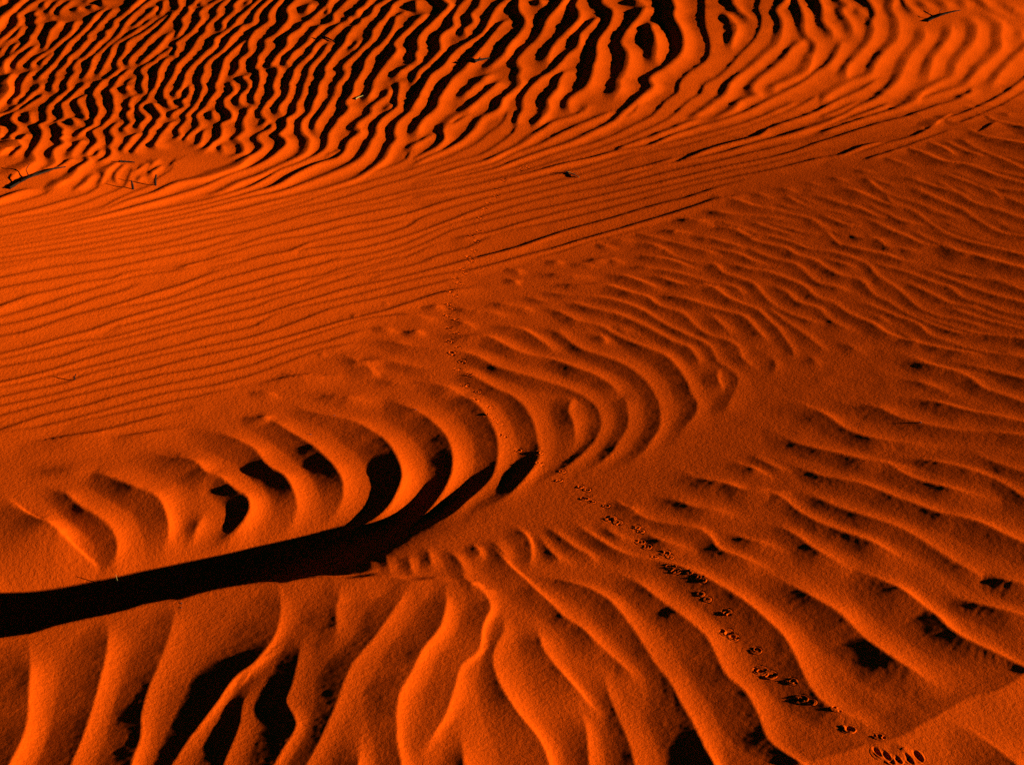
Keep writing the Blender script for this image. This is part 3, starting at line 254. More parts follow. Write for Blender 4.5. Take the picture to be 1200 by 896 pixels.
rip 2 1691,5334 11,-38 12,-36 10,-36 9,-35 8,-35 10,-32 11,-23 13,-22 13,-19 14,-15 19,-14 20,-9 21,-13 14,-11 13,-14 14,-14 15,-16 16,-17 18,-19 11,-12 13,-13 13,-13 15,-15 14,-15 15,-15 15,-16 16,-16 16,-16 16,-16 16,-17 15,-16 16,-16 15,-16 16,-16 14,-15 15,-15
rip 1 2143,4551 -10,22 -11,24 -10,24 -11,25 -11,25 -12,26 -11,26 -11,26 -12,25 -11,26 -11,25 -11,25 -11,24 -10,23 -10,22 -9,21 -9,19 -13,30 -11,27 -11,25 -10,24 -10,23 -11,23 -15,29 -15,27 -14,26 -13,28 -11,37 -10,38 -10,36 -11,33 -11,30 -15,27 -15,15 -17,10 -17,12 -15,20 -14,35 -10,46 -11,49 -11,45 -14,39 -15,36 -15,36 -15,36
rip 2 1597,5229 8,-42 8,-42 8,-39 8,-47 9,-45 7,-37 7,-38 10,-35 11,-25 12,-22 14,-22 13,-23 13,-26 12,-28 13,-27 13,-28 10,-21 10,-20 10,-20 11,-22 12,-23 12,-25 9,-17 9,-19 10,-19 10,-20 10,-21 11,-22 11,-22 11,-22 11,-23 11,-23 11,-22 11,-23 11,-22 11,-22 10,-21 10,-21 10,-20
rip 2 1501,5156 8,-41 9,-39 9,-38 12,-40 13,-38 12,-35 16,-33 14,-34 6,-49 6,-54 6,-41 8,-41 9,-37 9,-32 11,-27 12,-22 14,-11 15,-6 16,-10 11,-13 12,-15 11,-16 12,-19 13,-20 14,-20 10,-14 10,-15 11,-15 12,-16 12,-17 12,-17 12,-17 13,-18 13,-18 12,-18 13,-18 13,-18 12,-18 13,-18 12,-17 12,-17 11,-16
rip 2 1393,5156 -7,-62 -8,-61 -1,-48 14,-39 18,-29 10,-27 10,-28 7,-31 5,-50 5,-50 5,-34 7,-33 8,-32 10,-35 12,-34 13,-30 11,-18 12,-14 12,-15 14,-16 13,-16 13,-17 15,-18 14,-19 15,-18 14,-18 13,-17 13,-16 11,-14 11,-15 12,-14 12,-16 15,-18 9,-13 10,-13 11,-14 12,-14 12,-16 12,-15 12,-16 13,-16 13,-17 12,-16 13,-17 13,-16 13,-17 12,-16 12,-15 12,-16 12,-14
rip 0 1363,5306 1,-49 3,-48 5,-46 7,-46 10,-41 11,-26 13,-23 15,-21 15,-21 13,-22 13,-28 11,-28 11,-29 12,-27 11,-23 12,-23 12,-22 12,-21 11,-22
rip 0 1290,4983 11,-34 11,-34 11,-33 10,-30 9,-31 8,-29 10,-24 18,-21 20,-15 20,-15
rip 0 1201,5001 15,-18 16,-17 14,-18 13,-21 10,-29 9,-32 10,-25 14,-14 17,-8 16,-7
rip 0 1232,4833 13,-22 13,-21 13,-24 12,-33 11,-36 12,-33 15,-31 16,-30 11,-34 12,-37 14,-27 21,-7 24,1 20,-7 10,-20 7,-27 7,-27
rip 0 1100,4898 18,-33 17,-33 14,-34 15,-30 16,-13 19,-8 18,-9
rip 0 1149,4695 9,-29 9,-28 11,-23 21,-11 24,-4 17,-15 4,-46 3,-45 16,-17 23,-6 22,-6
rip 0 1462,4885 17,-24 17,-25 16,-24 15,-20 16,-18 15,-16 15,-15
rip 0 1495,4740 8,-27 7,-27 9,-28 10,-22 12,-24 12,-25 14,-24 13,-24 12,-24
rip 0 1564,4612 9,-34 8,-34 11,-29 12,-19 13,-16 14,-14 14,-15
rip 2 1672,4722 5,-42 4,-42 7,-33 14,-22 15,-21 8,-20 7,-24 7,-27 7,-29 8,-31 9,-33 5,-22 7,-22 6,-24 7,-25 7,-26 8,-27 7,-27 8,-27 7,-27 8,-28 7,-27 8,-28 7,-26 7,-27 7,-25 7,-25 6,-24
rip 0 1759,5191 0,-66 0,-63 1,-54 3,-45 2,-40
rip 0 1662,5119 6,-46 5,-45 6,-44 6,-43
mid 2 -1117,4252 -46,-30 -39,-33 -14,-27 -13,-27 -35,-22 -38,-22 -29,-33 -29,-36 -36,-30 -35,-32 -30,-45 -29,-46 -32,-36 -37,-40 -34,-36 -39,-41 -42,-44 -42,-43 -41,-40
mid 0 -932,4418 -47,-60 -42,-51 -23,-26 -21,-23
mid 2 -879,4433 -55,-55 -50,-52 -30,-37 -30,-34 -44,-31 -43,-28 -28,-23 -27,-26 -37,-44 -37,-48 -37,-43 -36,-43 -34,-45 -35,-42 -35,-37 -35,-35 -32,-35 -36,-39 -33,-36 -39,-40 -42,-43 -42,-42 -40,-39
mid 2 -1143,4134 -17,-38 -18,-36 -32,-35 -34,-35 -29,-43 -30,-44 -39,-46 -41,-40 -37,-29 -37,-26 -34,-29 -38,-34 -36,-30 -41,-34 -45,-36 -45,-37 -42,-33
mid 2 -836,4405 -56,-72 -53,-69 -39,-64 -36,-60 -39,-47 -39,-45 -50,-60 -50,-55 -39,-34 -37,-32 -35,-40 -34,-43 -44,-55 -44,-52 -30,-36 -34,-39 -32,-36 -36,-41 -39,-43 -40,-43 -37,-40
mid 2 -820,4304 -59,-54 -53,-54 -27,-40 -24,-40 -28,-45 -32,-42 -47,-41 -50,-35 -41,-27 -40,-27 -39,-31 -36,-34 -23,-29 -22,-28 -23,-25 -23,-23 -25,-15 -25,-16 -34,-26 -39,-32 -36,-27 -42,-32 -45,-34 -45,-34 -43,-31
mid 0 -1164,3797 25,17 27,20 50,47 52,54 37,46 40,47 44,40 49,40 45,40 44,51 42,46 44,28 44,26 33,31 35,39 59,76 66,87
mid 1 -1672,3358 42,31 43,33 44,33 40,31 35,27 37,30 34,27 35,26 36,28 34,31 36,31 53,25 54,26 37,32 37,37 51,43 53,48 53,57 52,56 41,37 41,35 44,42 42,43 29,36 28,37 28,38 31,38 45,40 50,44 63,67 67,75
mid 1 -1678,3363 44,24 47,26 47,26 43,25 37,21 40,23 35,21 37,20 37,21 39,22 35,26 22,29 21,29 36,27 41,26 50,41 52,46 51,45 54,47 46,38 48,40 41,40 27,39 26,37 43,43 45,42 39,44 38,42 36,36 40,33 63,41 69,46 64,61 65,67
mid 1 -1621,3232 40,31 42,33 42,33 38,31 33,27 36,29 32,27 47,35 45,36 30,28 29,30 38,39 41,42 48,45 50,45 49,47 53,48 54,38 58,37 53,39 43,45 40,45 42,45 44,45 43,47 47,47 62,46 66,46 65,54 68,58 51,44 54,46 55,45
mid 1 -1612,3200 42,25 44,26 44,27 41,25 35,22 38,24 33,21 34,24 35,24 37,21 35,23 21,26 22,28 33,30 38,30 48,39 52,39 51,35 54,35 44,28 46,31 43,34 56,57 52,61 41,56 42,53 59,48 63,45 63,50 64,53 68,57 71,59
mid 1 -1585,3137 40,27 43,29 42,29 38,28 34,24 34,26 34,24 31,21 37,22 37,24 34,25 47,41 44,42 50,34 50,34 48,42 51,43 50,34 55,34 54,36 48,37 47,39 43,38 43,40 43,40 57,45 63,50 51,51 54,56 51,47 50,34 49,28
mid 1 -1567,3092 40,26 42,28 42,29 38,28 33,23 34,25 33,24 30,24 34,27 35,28 35,27 40,29 40,28 38,27 49,39 49,35 52,24 54,27 42,31 43,37 42,38 53,54 53,56 55,58 56,55 44,41 45,32 64,23 60,4 26,-13 24,-18
mid3 1 -1534,3014 39,26 41,29 39,30 37,28 32,25 34,26 30,25 40,41 42,42 47,31 47,29 33,30 35,30 49,36 53,35 48,30 49,31 42,29 45,31 40,34 38,46 38,45 55,42 57,43 48,49 48,53
mid3 1 -1555,3051 43,20 44,21 44,23 41,21 34,19 37,20 33,17 47,19 48,21 45,29 46,34 38,30 40,32 37,30 36,30 36,26 52,22 53,25 51,37 48,44 39,40 37,42 38,48 41,45 51,30 53,24
mid3 0 -753,3481 -51,-37 -50,-34 -45,-29 -43,-27 -36,-20 -37,-21 -38,-21 -41,-23 -40,-22
mid3 0 -852,3349 -43,-32 -42,-31 -38,-28 -34,-26 -34,-23 -38,-16 -42,-12 -42,-13
mid3 0 -844,3255 -33,-20 -34,-18 -49,-15 -51,-13
mid 0 -547,4511 -48,-63 -47,-61 -45,-53 -61,-58 -59,-51
mid3 0 -692,3512 25,15 28,15 43,20 43,10 24,-8 23,-13
rips 0 -408,4130 35,-23
rips 0 -315,4121 34,-15
rips 0 -248,4100 27,-8
rips 0 -410,3993 23,-6 23,-7
rips 0 -489,4010 27,-14
rips 0 -404,3920 27,-10 26,-10
rips 0 -301,3903 20,-11 19,-11
rips 0 -558,3730 20,-9 19,-9
sw 0 -482,3707 12,-1 13,-4 10,-18 11,-17 13,-3 15,3 17,5 17,5 15,1 16,-4 16,-7 15,-8 15,-7 16,-8 15,-7 16,-7 15,-6 15,-2 15,-1 15,-1 15,-2 16,-3 16,-3 16,-8 16,-16 16,-21 16,-20 14,-20 14,-19 14,-18 12,-12 13,-11 12,-14 12,-20 12,-24 10,-26 8,-28 7,-31 6,-31 4,-31 3,-32 2,-31 3,-32 2,-31 -1,-29 -6,-36 -10,-33 -10,-26 -11,-26 -11,-23 -10,-22 -10,-20 -11,-14 -11,-14 -13,-13 -10,-10 -11,-9 -11,-9 -11,-9
rips 0 -171,3991 17,-17 16,-16 13,-8 13,-8
sw 0 -48,3959 16,-10 17,-11 15,-9 16,-5 16,-9 16,-22 17,-30 16,-30 13,-25 13,-25 10,-23 6,-20 5,-19
sw 0 -90,4133 19,-6 18,-6 19,-6 18,-7 16,-7 21,-8 19,-10 12,-14 4,-17 3,-18
rips 0 -685,3467 18,-5 18,-6 18,-5
sw 0 -195,4102 17,-11 17,-11 17,-11 16,-8 18,-4 17,0 18,-4 18,-8 19,-11 19,-12 19,-12
sw 0 -205,3891 19,-11 19,-11 20,-9 18,-2 20,0 20,0 17,-5 20,-18 18,-22 16,-24 18,-24 14,-14 16,-13 16,-12 15,-9 14,-6 13,-4 15,-7 14,-12 15,-16 16,-17 16,-18 14,-16 17,-16 16,-14 15,-15 14,-17 14,-23 12,-25 10,-25 10,-35 9,-35
sw 0 -402,3826 17,-5 16,-4 16,-5 15,-6 15,-9 15,-10 15,-9 15,-5 16,-5 17,-3 17,-3 16,-4 17,-4 17,-3 16,-3 16,-5 15,-7 18,-13 16,-15 15,-17 19,-27 18,-25 15,-13 14,-11 16,-10 14,-11 15,-10 15,-11 15,-10 14,-11 15,-11 14,-12 14,-11 15,-12 14,-12 14,-13 13,-14 14,-16 13,-18 10,-21 12,-31 7,-35 3,-37 -1,-39 -5,-28 -8,-28 -8,-27 -9,-24 -11,-23 -10,-21 -11,-20 -11,-18 -12,-17 -11,-15 -10,-14 -11,-14 -12,-13 -12,-13 -13,-13 -11,-10 -12,-11 -11,-10 -12,-11
sw 0 -440,3645 19,1 18,-6 14,-19 7,-22 -3,-11 -7,-11
sw 0 -391,3571 14,-9 14,-9 15,-8 15,-7 15,-5 15,-4 15,-3 14,-1 15,2 14,1 15,-2 18,-4 19,-8 18,-9 16,-13 14,-16 11,-19 11,-19
sw 0 -318,3458 10,-26 11,-24 12,-15 14,-13 14,-13 14,-15 13,-17 13,-19 12,-19 10,-20 12,-22 10,-22 9,-23 9,-33 7,-36 4,-33 2,-34 0,-31 -2,-26 -5,-25 -5,-23 -7,-23 -7,-21 -9,-22 -7,-18 -7,-17 -8,-18 -8,-16 -10,-18 -10,-16 -11,-14 -11,-9 -12,-7 -12,-6 -12,-4 -11,-2 -13,0 -12,0 -12,0
sw 0 -546,3450 16,-2 16,-1 16,-1 15,-1 15,-2 15,-2 15,-4 15,-5 14,-4 14,-5 18,-4 17,-4 17,-3
sw 0 -566,3410 12,-25 14,-22 15,-13 19,-10 19,-8 19,-8 18,-9 18,-7 17,-9 17,-10 15,-15 14,-16 13,-17 13,-15 12,-15 12,-17 14,-28 12,-30 11,-32 9,-34 6,-23 4,-23 3,-22 -1,-23 -3,-22 -5,-21 -5,-19 -7,-19 -9,-16 -9,-14 -11,-12 -11,-11 -11,-7 -11,-7 -11,-6 -9,-5 -10,-6 -9,-6 -11,-6 -13,-5 -13,-5 -12,-4 -11,-4 -12,-3 -12,-4
sw 0 -661,3319 23,-8 23,-8
sw 0 83,3922 19,-10 20,-10 17,-15 15,-32 14,-35 11,-22 11,-22 12,-21 13,-14 14,-14 15,-12 14,-13 14,-13 13,-16 13,-15 12,-16 11,-17 13,-24 12,-25 11,-27 9,-32 8,-34 6,-33 4,-40 2,-39 0,-32 -3,-32 -3,-38 -7,-37 -8,-24 -10,-24 -10,-22 -9,-23 -10,-22 -11,-18 -12,-18 -13,-18 -14,-17 -16,-17 -15,-17
sw 0 34,4196 16,-15 16,-16 17,-15 17,-11 16,-5 18,-1 18,0 17,-1 17,-6 17,-11 15,-16 16,-16 15,-15 18,-12 17,-12 18,-11 16,-14 19,-20 17,-22 17,-24 14,-21 15,-22 14,-24 13,-22 14,-27 14,-27 14,-24 13,-14 14,-12 11,-18 8,-37 4,-41 1,-31 1,-29
sw 0 99,4094 20,-18 20,-17 17,-20 18,-32 19,-31 17,-14 21,-10 20,-10 16,-13 15,-25 14,-28 14,-23 15,-23 16,-23 14,-18 14,-17 15,-17 13,-16 13,-16 13,-15 11,-19 11,-28 8,-33 8,-32 5,-29 5,-29 3,-30 1,-42 2,-39 6,-28 4,-26 -4,-31 -9,-32 -13,-29 -15,-28 -14,-27 -11,-30 -11,-28 -12,-19 -13,-18 -13,-18
sw 0 286,3927 16,-8 15,-8 12,-13 6,-20 3,-22
sw 0 239,3872 17,-15 12,-19 3,-27 0,-29
rip2 0 95,4232 18,-10 18,-11 18,-10 19,-9 19,-6 21,-4 20,-3 21,-5 19,-7 20,-10 20,-12 19,-14 17,-16 19,-20 18,-23 17,-25 13,-24 12,-26 12,-26 12,-25 13,-24 14,-24 14,-22 13,-20 15,-22 15,-20 12,-20 14,-27 10,-32 3,-47 3,-46 8,-23 10,-19 9,-20 10,-29 4,-31 -8,-39 -14,-41 -10,-30 -10,-30 -10,-28 -13,-38 -13,-37
rip2 0 138,4298 20,-6 20,-6 21,-7 20,-4 20,-1 21,1 21,0 20,-6 20,-14 19,-20 19,-21 18,-19 18,-13 18,-12 14,-17 10,-32 10,-35 12,-16 15,-15 17,-14 15,-16 12,-18 8,-28 6,-31 7,-30 10,-32 11,-31 13,-25 14,-14 16,-10 14,-14 12,-20 10,-23 5,-24 -1,-23 -2,-23 4,-32 7,-30 11,-25 11,-22
rip2 0 84,4389 18,-5 18,-5 18,-4 18,-5 18,-4 20,-4 21,-3 21,-3 21,-3 21,-3
rip2 0 328,4376 20,-14 20,-14 19,-18 20,-23 18,-27 18,-24 14,-19 14,-17 14,-17
rip2 0 382,4443 19,-7 18,-6 19,-7 19,-9 17,-8 18,-9 17,-11 18,-11 16,-12 16,-16 16,-18 15,-18 14,-16 18,-26 17,-18 13,-2 14,-2 14,-10 15,-15 12,-20 9,-37 6,-41
rip2 0 452,4354 14,-15 15,-15 15,-15 15,-19 16,-20 18,-17 16,-7 19,-3 19,-3 19,-6 14,-12 13,-26 9,-33 10,-30 13,-26 15,-23 14,-22 14,-16 13,-15 11,-19 9,-39 7,-42 9,-39 9,-40 3,-32 2,-34 2,-33 5,-41 2,-38 -2,-23 -3,-22
rip2 0 456,4178 19,-11 19,-11 19,-11 18,-13 16,-15 14,-16 14,-16 15,-16 14,-16 15,-16 14,-15 14,-14 16,-13 16,-11 13,-18 8,-25 5,-31 5,-32 8,-38 7,-40 7,-39
rip2 0 600,3997 7,-31 6,-29 7,-29 8,-30 9,-29 9,-28
rip2 0 573,3598 -8,-28 -6,-29 -1,-31 2,-34 1,-33
rip 0 445,4698 18,-18 18,-18 17,-18 14,-22 12,-40 13,-40 13,-24 17,-23 18,-20 17,-16 18,-9 19,-4 17,-5 13,-13 6,-36 5,-38 11,-21 15,-17 15,-18 15,-19 16,-20 13,-27 7,-32 4,-39 4,-39 5,-35 9,-35 9,-31 12,-28 13,-26 15,-22 17,-20 14,-15 15,-13 15,-12 15,-12
rip 0 540,4686 21,-14 21,-14 21,-14 19,-14 17,-13 17,-14 16,-14 16,-13 19,-13 19,-12 18,-14 16,-16 16,-35 16,-35 14,-18 15,-15 16,-16
rip2 0 713,4443 18,-25 17,-25 18,-21 19,-14 21,-11 19,-15 15,-17 14,-20 13,-21 13,-21 13,-20 12,-20 10,-24 6,-31 3,-35 6,-31 14,-23 17,-18 15,-21 9,-30 7,-33 9,-30 10,-21 13,-18 12,-18 11,-19 10,-30 8,-31 10,-27 13,-20 14,-18 14,-17
rip 0 641,4730 20,-22 19,-22 20,-22
rip 0 792,4742 19,-23 18,-23 19,-22
rip 0 529,4804 22,-9 22,-9 21,-8 22,-9
rip 0 451,4766 17,-14 17,-14 17,-14 18,-16 18,-18 19,-19 19,-20 19,-20 18,-19 20,-20 19,-19 19,-19 19,-19
rip2 0 786,4605 13,-27 12,-28 12,-27 12,-26 13,-23 16,-19 17,-16 16,-14 16,-17 12,-20 9,-34 7,-37 5,-35 6,-39 7,-32 15,-20 18,-13 18,-15 14,-17 14,-19 13,-18
rips 0 0,4440 18,-25 17,-26
rips 0 0,4340 21,-39
rips 0 282,4701 23,-28 23,-28 23,-28
rips 0 309,4534 21,-16 20,-16 21,-16
rips 0 214,4487 28,-12 28,-12
rips 0 129,4522 21,-16 21,-17
mid3 0 189,4787 -38,-40 -39,-38 -55,-40 -57,-38
mid3 0 487,4833 -76,-46 -74,-44 -78,-41 -75,-40 -58,-38 -53,-36 -38,-28 -35,-26
mid3 0 360,4540 -124,-44
rip 0 1024,4433 16,-18 16,-19 16,-19 13,-18 13,-23 11,-22
rip 0 1081,4576 15,-14 16,-14 15,-14 14,-14 15,-17 15,-18 15,-17 16,-13 16,-13 14,-15 13,-30 14,-28 13,-11 16,-8 16,-6 16,-7
rip 0 1235,4592 4,-44 6,-37 11,-14 15,-8 16,-8 14,-10 15,-11 15,-12 15,-11
rip 2 1156,4367 14,-15 15,-14 15,-15 14,-15 13,-16 16,-22 14,-22 13,-24 14,-25 13,-26 13,-24 14,-18 14,-16 10,-21 2,-37 2,-38 9,-18 12,-15 13,-14 12,-15 10,-19 9,-21 9,-20 11,-17 14,-15 15,-12 16,-15 9,-12 10,-13 10,-15 10,-15 11,-16 12,-18 9,-12 8,-12 10,-14 9,-14 11,-14 10,-15 11,-15 10,-15 11,-16 11,-15 11,-16 11,-15 11,-16 10,-15 11,-15 10,-14 10,-14
rip 2 1354,4310 9,-23 9,-23 11,-21 11,-16 12,-15 13,-14 13,-14 14,-11 14,-10 15,-9 14,-10 13,-12 14,-15 13,-17 13,-18 14,-17 11,-12 11,-11 12,-11 13,-12 13,-12 15,-14 10,-10 11,-10 11,-11 12,-12 12,-12 13,-12 13,-13 13,-12 13,-13 14,-13 13,-13 13,-13 14,-13 13,-13 12,-12 13,-13 12,-11
rip 2 1433,4553 5,-41 5,-40 8,-34 13,-24 15,-18 16,-20 14,-20 14,-22 15,-21 14,-21 13,-18 14,-18 13,-17 14,-18 11,-15 10,-15 11,-15 11,-16 13,-17 13,-19 9,-13 10,-13 10,-15 10,-15 12,-15 11,-17 12,-16 11,-17 12,-17 12,-17 12,-17 12,-16 12,-17 12,-17 11,-16 11,-15 11,-16
rip 2 1443,4642 12,-21 12,-21 11,-21 12,-21 11,-19 11,-20 11,-20 12,-18 14,-18 13,-14 15,-12 16,-13 17,-12 16,-11 16,-12 15,-13 14,-13 12,-13 12,-12 12,-14 13,-14 15,-16 11,-11 11,-12 12,-12 12,-13 13,-14 13,-13 13,-15 14,-14 14,-15 14,-14 14,-15 14,-15 13,-14 14,-14 13,-14 13,-14 13,-13
rip 0 1566,4617 10,-33 9,-32 9,-32
rip 2 1224,4174 12,-26 12,-26 11,-26 11,-25 9,-26 9,-27 9,-24 10,-21 13,-14 15,-10 15,-9 14,-12 10,-18 10,-19 9,-20 10,-20 11,-15 11,-16 12,-15 12,-15 12,-16 10,-14 9,-14 9,-15 9,-15 11,-16 11,-19 8,-12 8,-13 9,-14 9,-14 10,-15 9,-16 10,-15 10,-17 11,-16 10,-16 10,-16 10,-16 11,-16 10,-16 9,-15 10,-15 9,-15
rip 2 1054,4035 14,-24 15,-23 13,-23 12,-23 11,-22 11,-22 12,-16 13,-15 11,-16 9,-20 6,-30 2,-33 5,-29 11,-21 14,-17 14,-16 10,-16 10,-16 10,-15 12,-14 13,-12 15,-10 15,-9 15,-10 14,-9 15,-12 13,-12 15,-12 10,-9 11,-8 11,-8 12,-9 13,-9 14,-11 10,-7 10,-8 11,-8 11,-8 11,-9 13,-9 12,-9 13,-10 12,-9 13,-10 13,-9 13,-10 13,-10 12,-9 12,-9 12,-9 12,-9
rip 0 1106,3801 10,-30 8,-29 10,-26 8,-21 9,-19 9,-19
rip 0 1068,3926 12,-31 11,-30 11,-30
fgr 2 1190,3553 12,-10 12,-11 12,-10 11,-11 11,-10 10,-9 12,-11 11,-11 10,-10 11,-11 10,-10 10,-10 9,-10 11,-11 9,-9 10,-10 10,-10 10,-10 12,-12 13,-12 8,-9 9,-9 10,-9 9,-10 11,-11 11,-11 10,-11 12,-11 11,-11 11,-11 12,-12 11,-11 11,-11 11,-12 11,-10 10,-11 11,-10
rip2 2 868,4592 18,-8 19,-8 15,-16 11,-39 10,-41 15,-18 17,-14 15,-19 11,-30 9,-36 9,-33 10,-28 10,-26 12,-22 16,-13 17,-9 13,-15 6,-38 2,-41 2,-35 3,-32 9,-21 11,-19 11,-20 8,-32 8,-33 9,-25 11,-25 11,-24 10,-20 10,-19 11,-18 11,-18 10,-16 11,-15 11,-13 13,-12 14,-9 16,-6 17,-5 17,-4 17,-6 16,-5 15,-6 15,-6 16,-6 15,-5 13,-5 13,-5 13,-5 14,-5 14,-5 17,-6 11,-5 12,-4 12,-5 14,-5 14,-5 14,-5 15,-6 15,-5 15,-6 15,-6 16,-5 15,-6 16,-6 15,-5 15,-6 14,-5 14,-6
rip2 0 808,4226 12,-21 13,-20 12,-21 9,-22 6,-40 6,-36 15,-24 16,-18 15,-13 12,-18 5,-29 2,-37 5,-31 12,-31 14,-24 11,-19 12,-18
rip2 0 775,4025 8,-28 8,-28 9,-27 7,-27 10,-30 9,-29 9,-29 10,-28 9,-29 8,-28 7,-27 7,-27 6,-27
rip2 0 717,3669 9,-30 4,-32 -10,-41 -16,-43
rip2 0 833,3653 3,-46 3,-45
rip2 0 933,3731 10,-21 11,-21 10,-21 10,-21
fgr 2 1090,3614 10,-19 9,-19 10,-18 10,-17 11,-14 11,-12 11,-12 11,-12 11,-13 11,-13 11,-14 7,-16 5,-32 4,-31 8,-16 10,-12 11,-12 10,-13 9,-12 8,-13 9,-12 9,-14 8,-11 9,-12 8,-12 9,-12 10,-14 10,-15 8,-10 7,-11 8,-11 9,-12 8,-12 9,-13 10,-13 9,-13 9,-13 10,-14 10,-13 9,-13 9,-13 9,-13 10,-13 8,-12 9,-12
fgr 0 1046,3460 12,-14 13,-15 12,-14 12,-14 11,-14 11,-19 10,-18 9,-14 8,-9 9,-7
fgr 2 1330,3614 10,-17 11,-17 10,-16 10,-17 11,-16 8,-15 9,-13 8,-14 9,-14 10,-16 11,-17 7,-12 7,-12 9,-13 8,-14 9,-14 9,-15 9,-15 10,-15 9,-15 10,-16 9,-15 10,-16 9,-15 10,-15 9,-14 8,-14 9,-14
sw 0 -1106,2858 12,-11 13,-10 12,-10 14,-9 13,-9 14,-9 15,-11 14,-10 12,-10 6,-9 5,-8
sw 0 -1154,3024 16,-1 15,-2 16,-2 16,-2 16,-2 16,-1 16,-2 17,-1 16,-2 16,-3 15,-4 19,-9 17,-11 17,-11 16,-10 15,-10 16,-10 15,-8 15,-8 15,-8 13,-11 12,-16 9,-17 8,-16 6,-14 4,-14 3,-13 1,-15 -1,-14 -3,-13 -6,-10 -9,-10 -9,-9
sw 0 -1093,2937 13,2 13,2 13,-3 17,-15 17,-19 13,-13 13,-12 13,-11 16,-11 16,-11 15,-11 11,-9 11,-10 9,-10 9,-16 7,-16 2,-12 0,-12 -7,-13 -10,-10 -10,-5 -11,-3 -10,-3
sw 0 -867,3118 16,-9 17,-9 16,-8 15,-9 18,-9 16,-9 14,-12 12,-21 11,-19 12,-7 14,-4 13,-8 15,-16 16,-20 14,-17 13,-11 12,-9 10,-11 7,-17 3,-17 -3,-17 -6,-17 -9,-15 -7,-9 -8,-9 -9,-7 -10,-7 -10,-7 -12,-6 -11,-6 -12,-5
sw 0 -794,3250 14,-6 13,-7 15,-8 15,-9 15,-10 16,-12 16,-12 15,-12 15,-14 16,-14 14,-17 11,-20 11,-22 11,-22 11,-19 16,-18 17,-14 15,-17 11,-20 10,-22 8,-20 6,-18 5,-17 2,-15 -1,-20 -6,-18 -6,-10 -8,-10 -7,-8 -14,-11 -13,-9
sw 0 -706,2873 -4,-19 -4,-19 -3,-13 -3,-14 -3,-11 -3,-8 -4,-7
sw 0 -147,3483 12,-18 12,-18 12,-18 13,-21 12,-22 10,-23 9,-24 8,-26 7,-27 7,-31 6,-32 4,-32 2,-30 0,-28 -1,-28 -2,-29 -3,-29 -5,-27 -6,-24 -9,-20 -9,-20 -11,-22 -11,-20 -12,-20 -9,-18 -9,-17 -9,-15 -12,-15 -13,-14 -13,-12 -13,-11 -14,-10 -15,-8 -11,-6 -12,-5 -12,-4 -11,-5
sw 0 -662,3322 16,-8 16,-8 17,-12 14,-15 15,-18 15,-18 15,-18 17,-19 17,-18 16,-19 14,-18 13,-20 13,-20 12,-20 15,-25 13,-25 11,-23 9,-24 6,-23 3,-24 0,-23 -3,-23 -6,-19 -6,-12 -7,-11 -8,-9 -10,-10 -11,-9 -11,-9
tiny 0 -390,2727 10,-46 10,-53 10,-49
tiny 0 -331,2699 12,-31 11,-26 8,-21 4,-22 2,-20
tiny 0 -277,2675 8,-37 7,-32 4,-23 4,-22
tiny 0 -225,2661 5,-27 4,-24 5,-25 4,-24
tiny 0 -184,2677 4,-25 5,-25 4,-24 4,-24
tiny 0 -142,2681 10,-19 11,-19 9,-20 7,-21 5,-21 6,-19 6,-16 6,-14
tiny 0 -82,2689 10,-24 10,-25
tiny 0 -54,2725 12,-20 12,-21 7,-16 7,-18 7,-19 7,-18
sw 0 298,3459 1,-35 2,-34 1,-33 0,-30 -3,-39 -5,-35 -8,-29 -10,-28 -10,-26 -9,-30 -10,-27 -12,-21 -14,-20 -14,-19 -15,-16 -14,-15 -15,-15
sw 0 172,3455 -10,-31 -9,-30 -5,-30 2,-30 5,-29 4,-30 0,-32 -1,-33 -3,-30 -6,-30 -7,-28
fgr 0 566,3081 11,-15 10,-15 12,-15 12,-15 12,-15 13,-15 13,-12 13,-12
fgr 0 552,3021 13,-15 12,-15 12,-15 12,-15
fgr 0 422,2996 10,-16 9,-16 11,-14 11,-8 12,-6 12,-5 11,-7 12,-11 11,-13 12,-10 13,-4 14,-1 15,-1 13,-5 12,-9 11,-13 9,-15 8,-19 8,-20 8,-19 7,-13 9,-13 8,-11 9,-11 10,-10 10,-9 10,-9 10,-9 10,-9 11,-9 11,-8 11,-10 11,-10 10,-11 10,-11 10,-10 11,-10 12,-9 11,-9
fgr 0 259,2849 10,-17 10,-17 10,-17
fgr 0 744,3331 11,-10 11,-9 11,-12 9,-16 9,-18 9,-20 8,-22 7,-22 9,-21 9,-17 11,-15 12,-14 11,-11 12,-9 12,-8 14,-8 13,-6 14,-6 14,-5 15,-5 14,-5 15,-3 14,-4 15,-2 14,-3 15,-3
fgr 0 669,3183 7,-22 6,-22 8,-18 10,-13 12,-10 13,-11 10,-7 12,-9 11,-8 12,-8 12,-8 10,-8 12,-9 11,-8 10,-9 11,-7 13,-6 13,-4 13,-5 11,-8 11,-19 9,-21 9,-16 9,-16 10,-14 9,-10 10,-9 10,-8 10,-8 10,-8 10,-7 10,-7 10,-7 11,-6 12,-6 12,-6 12,-6 12,-6
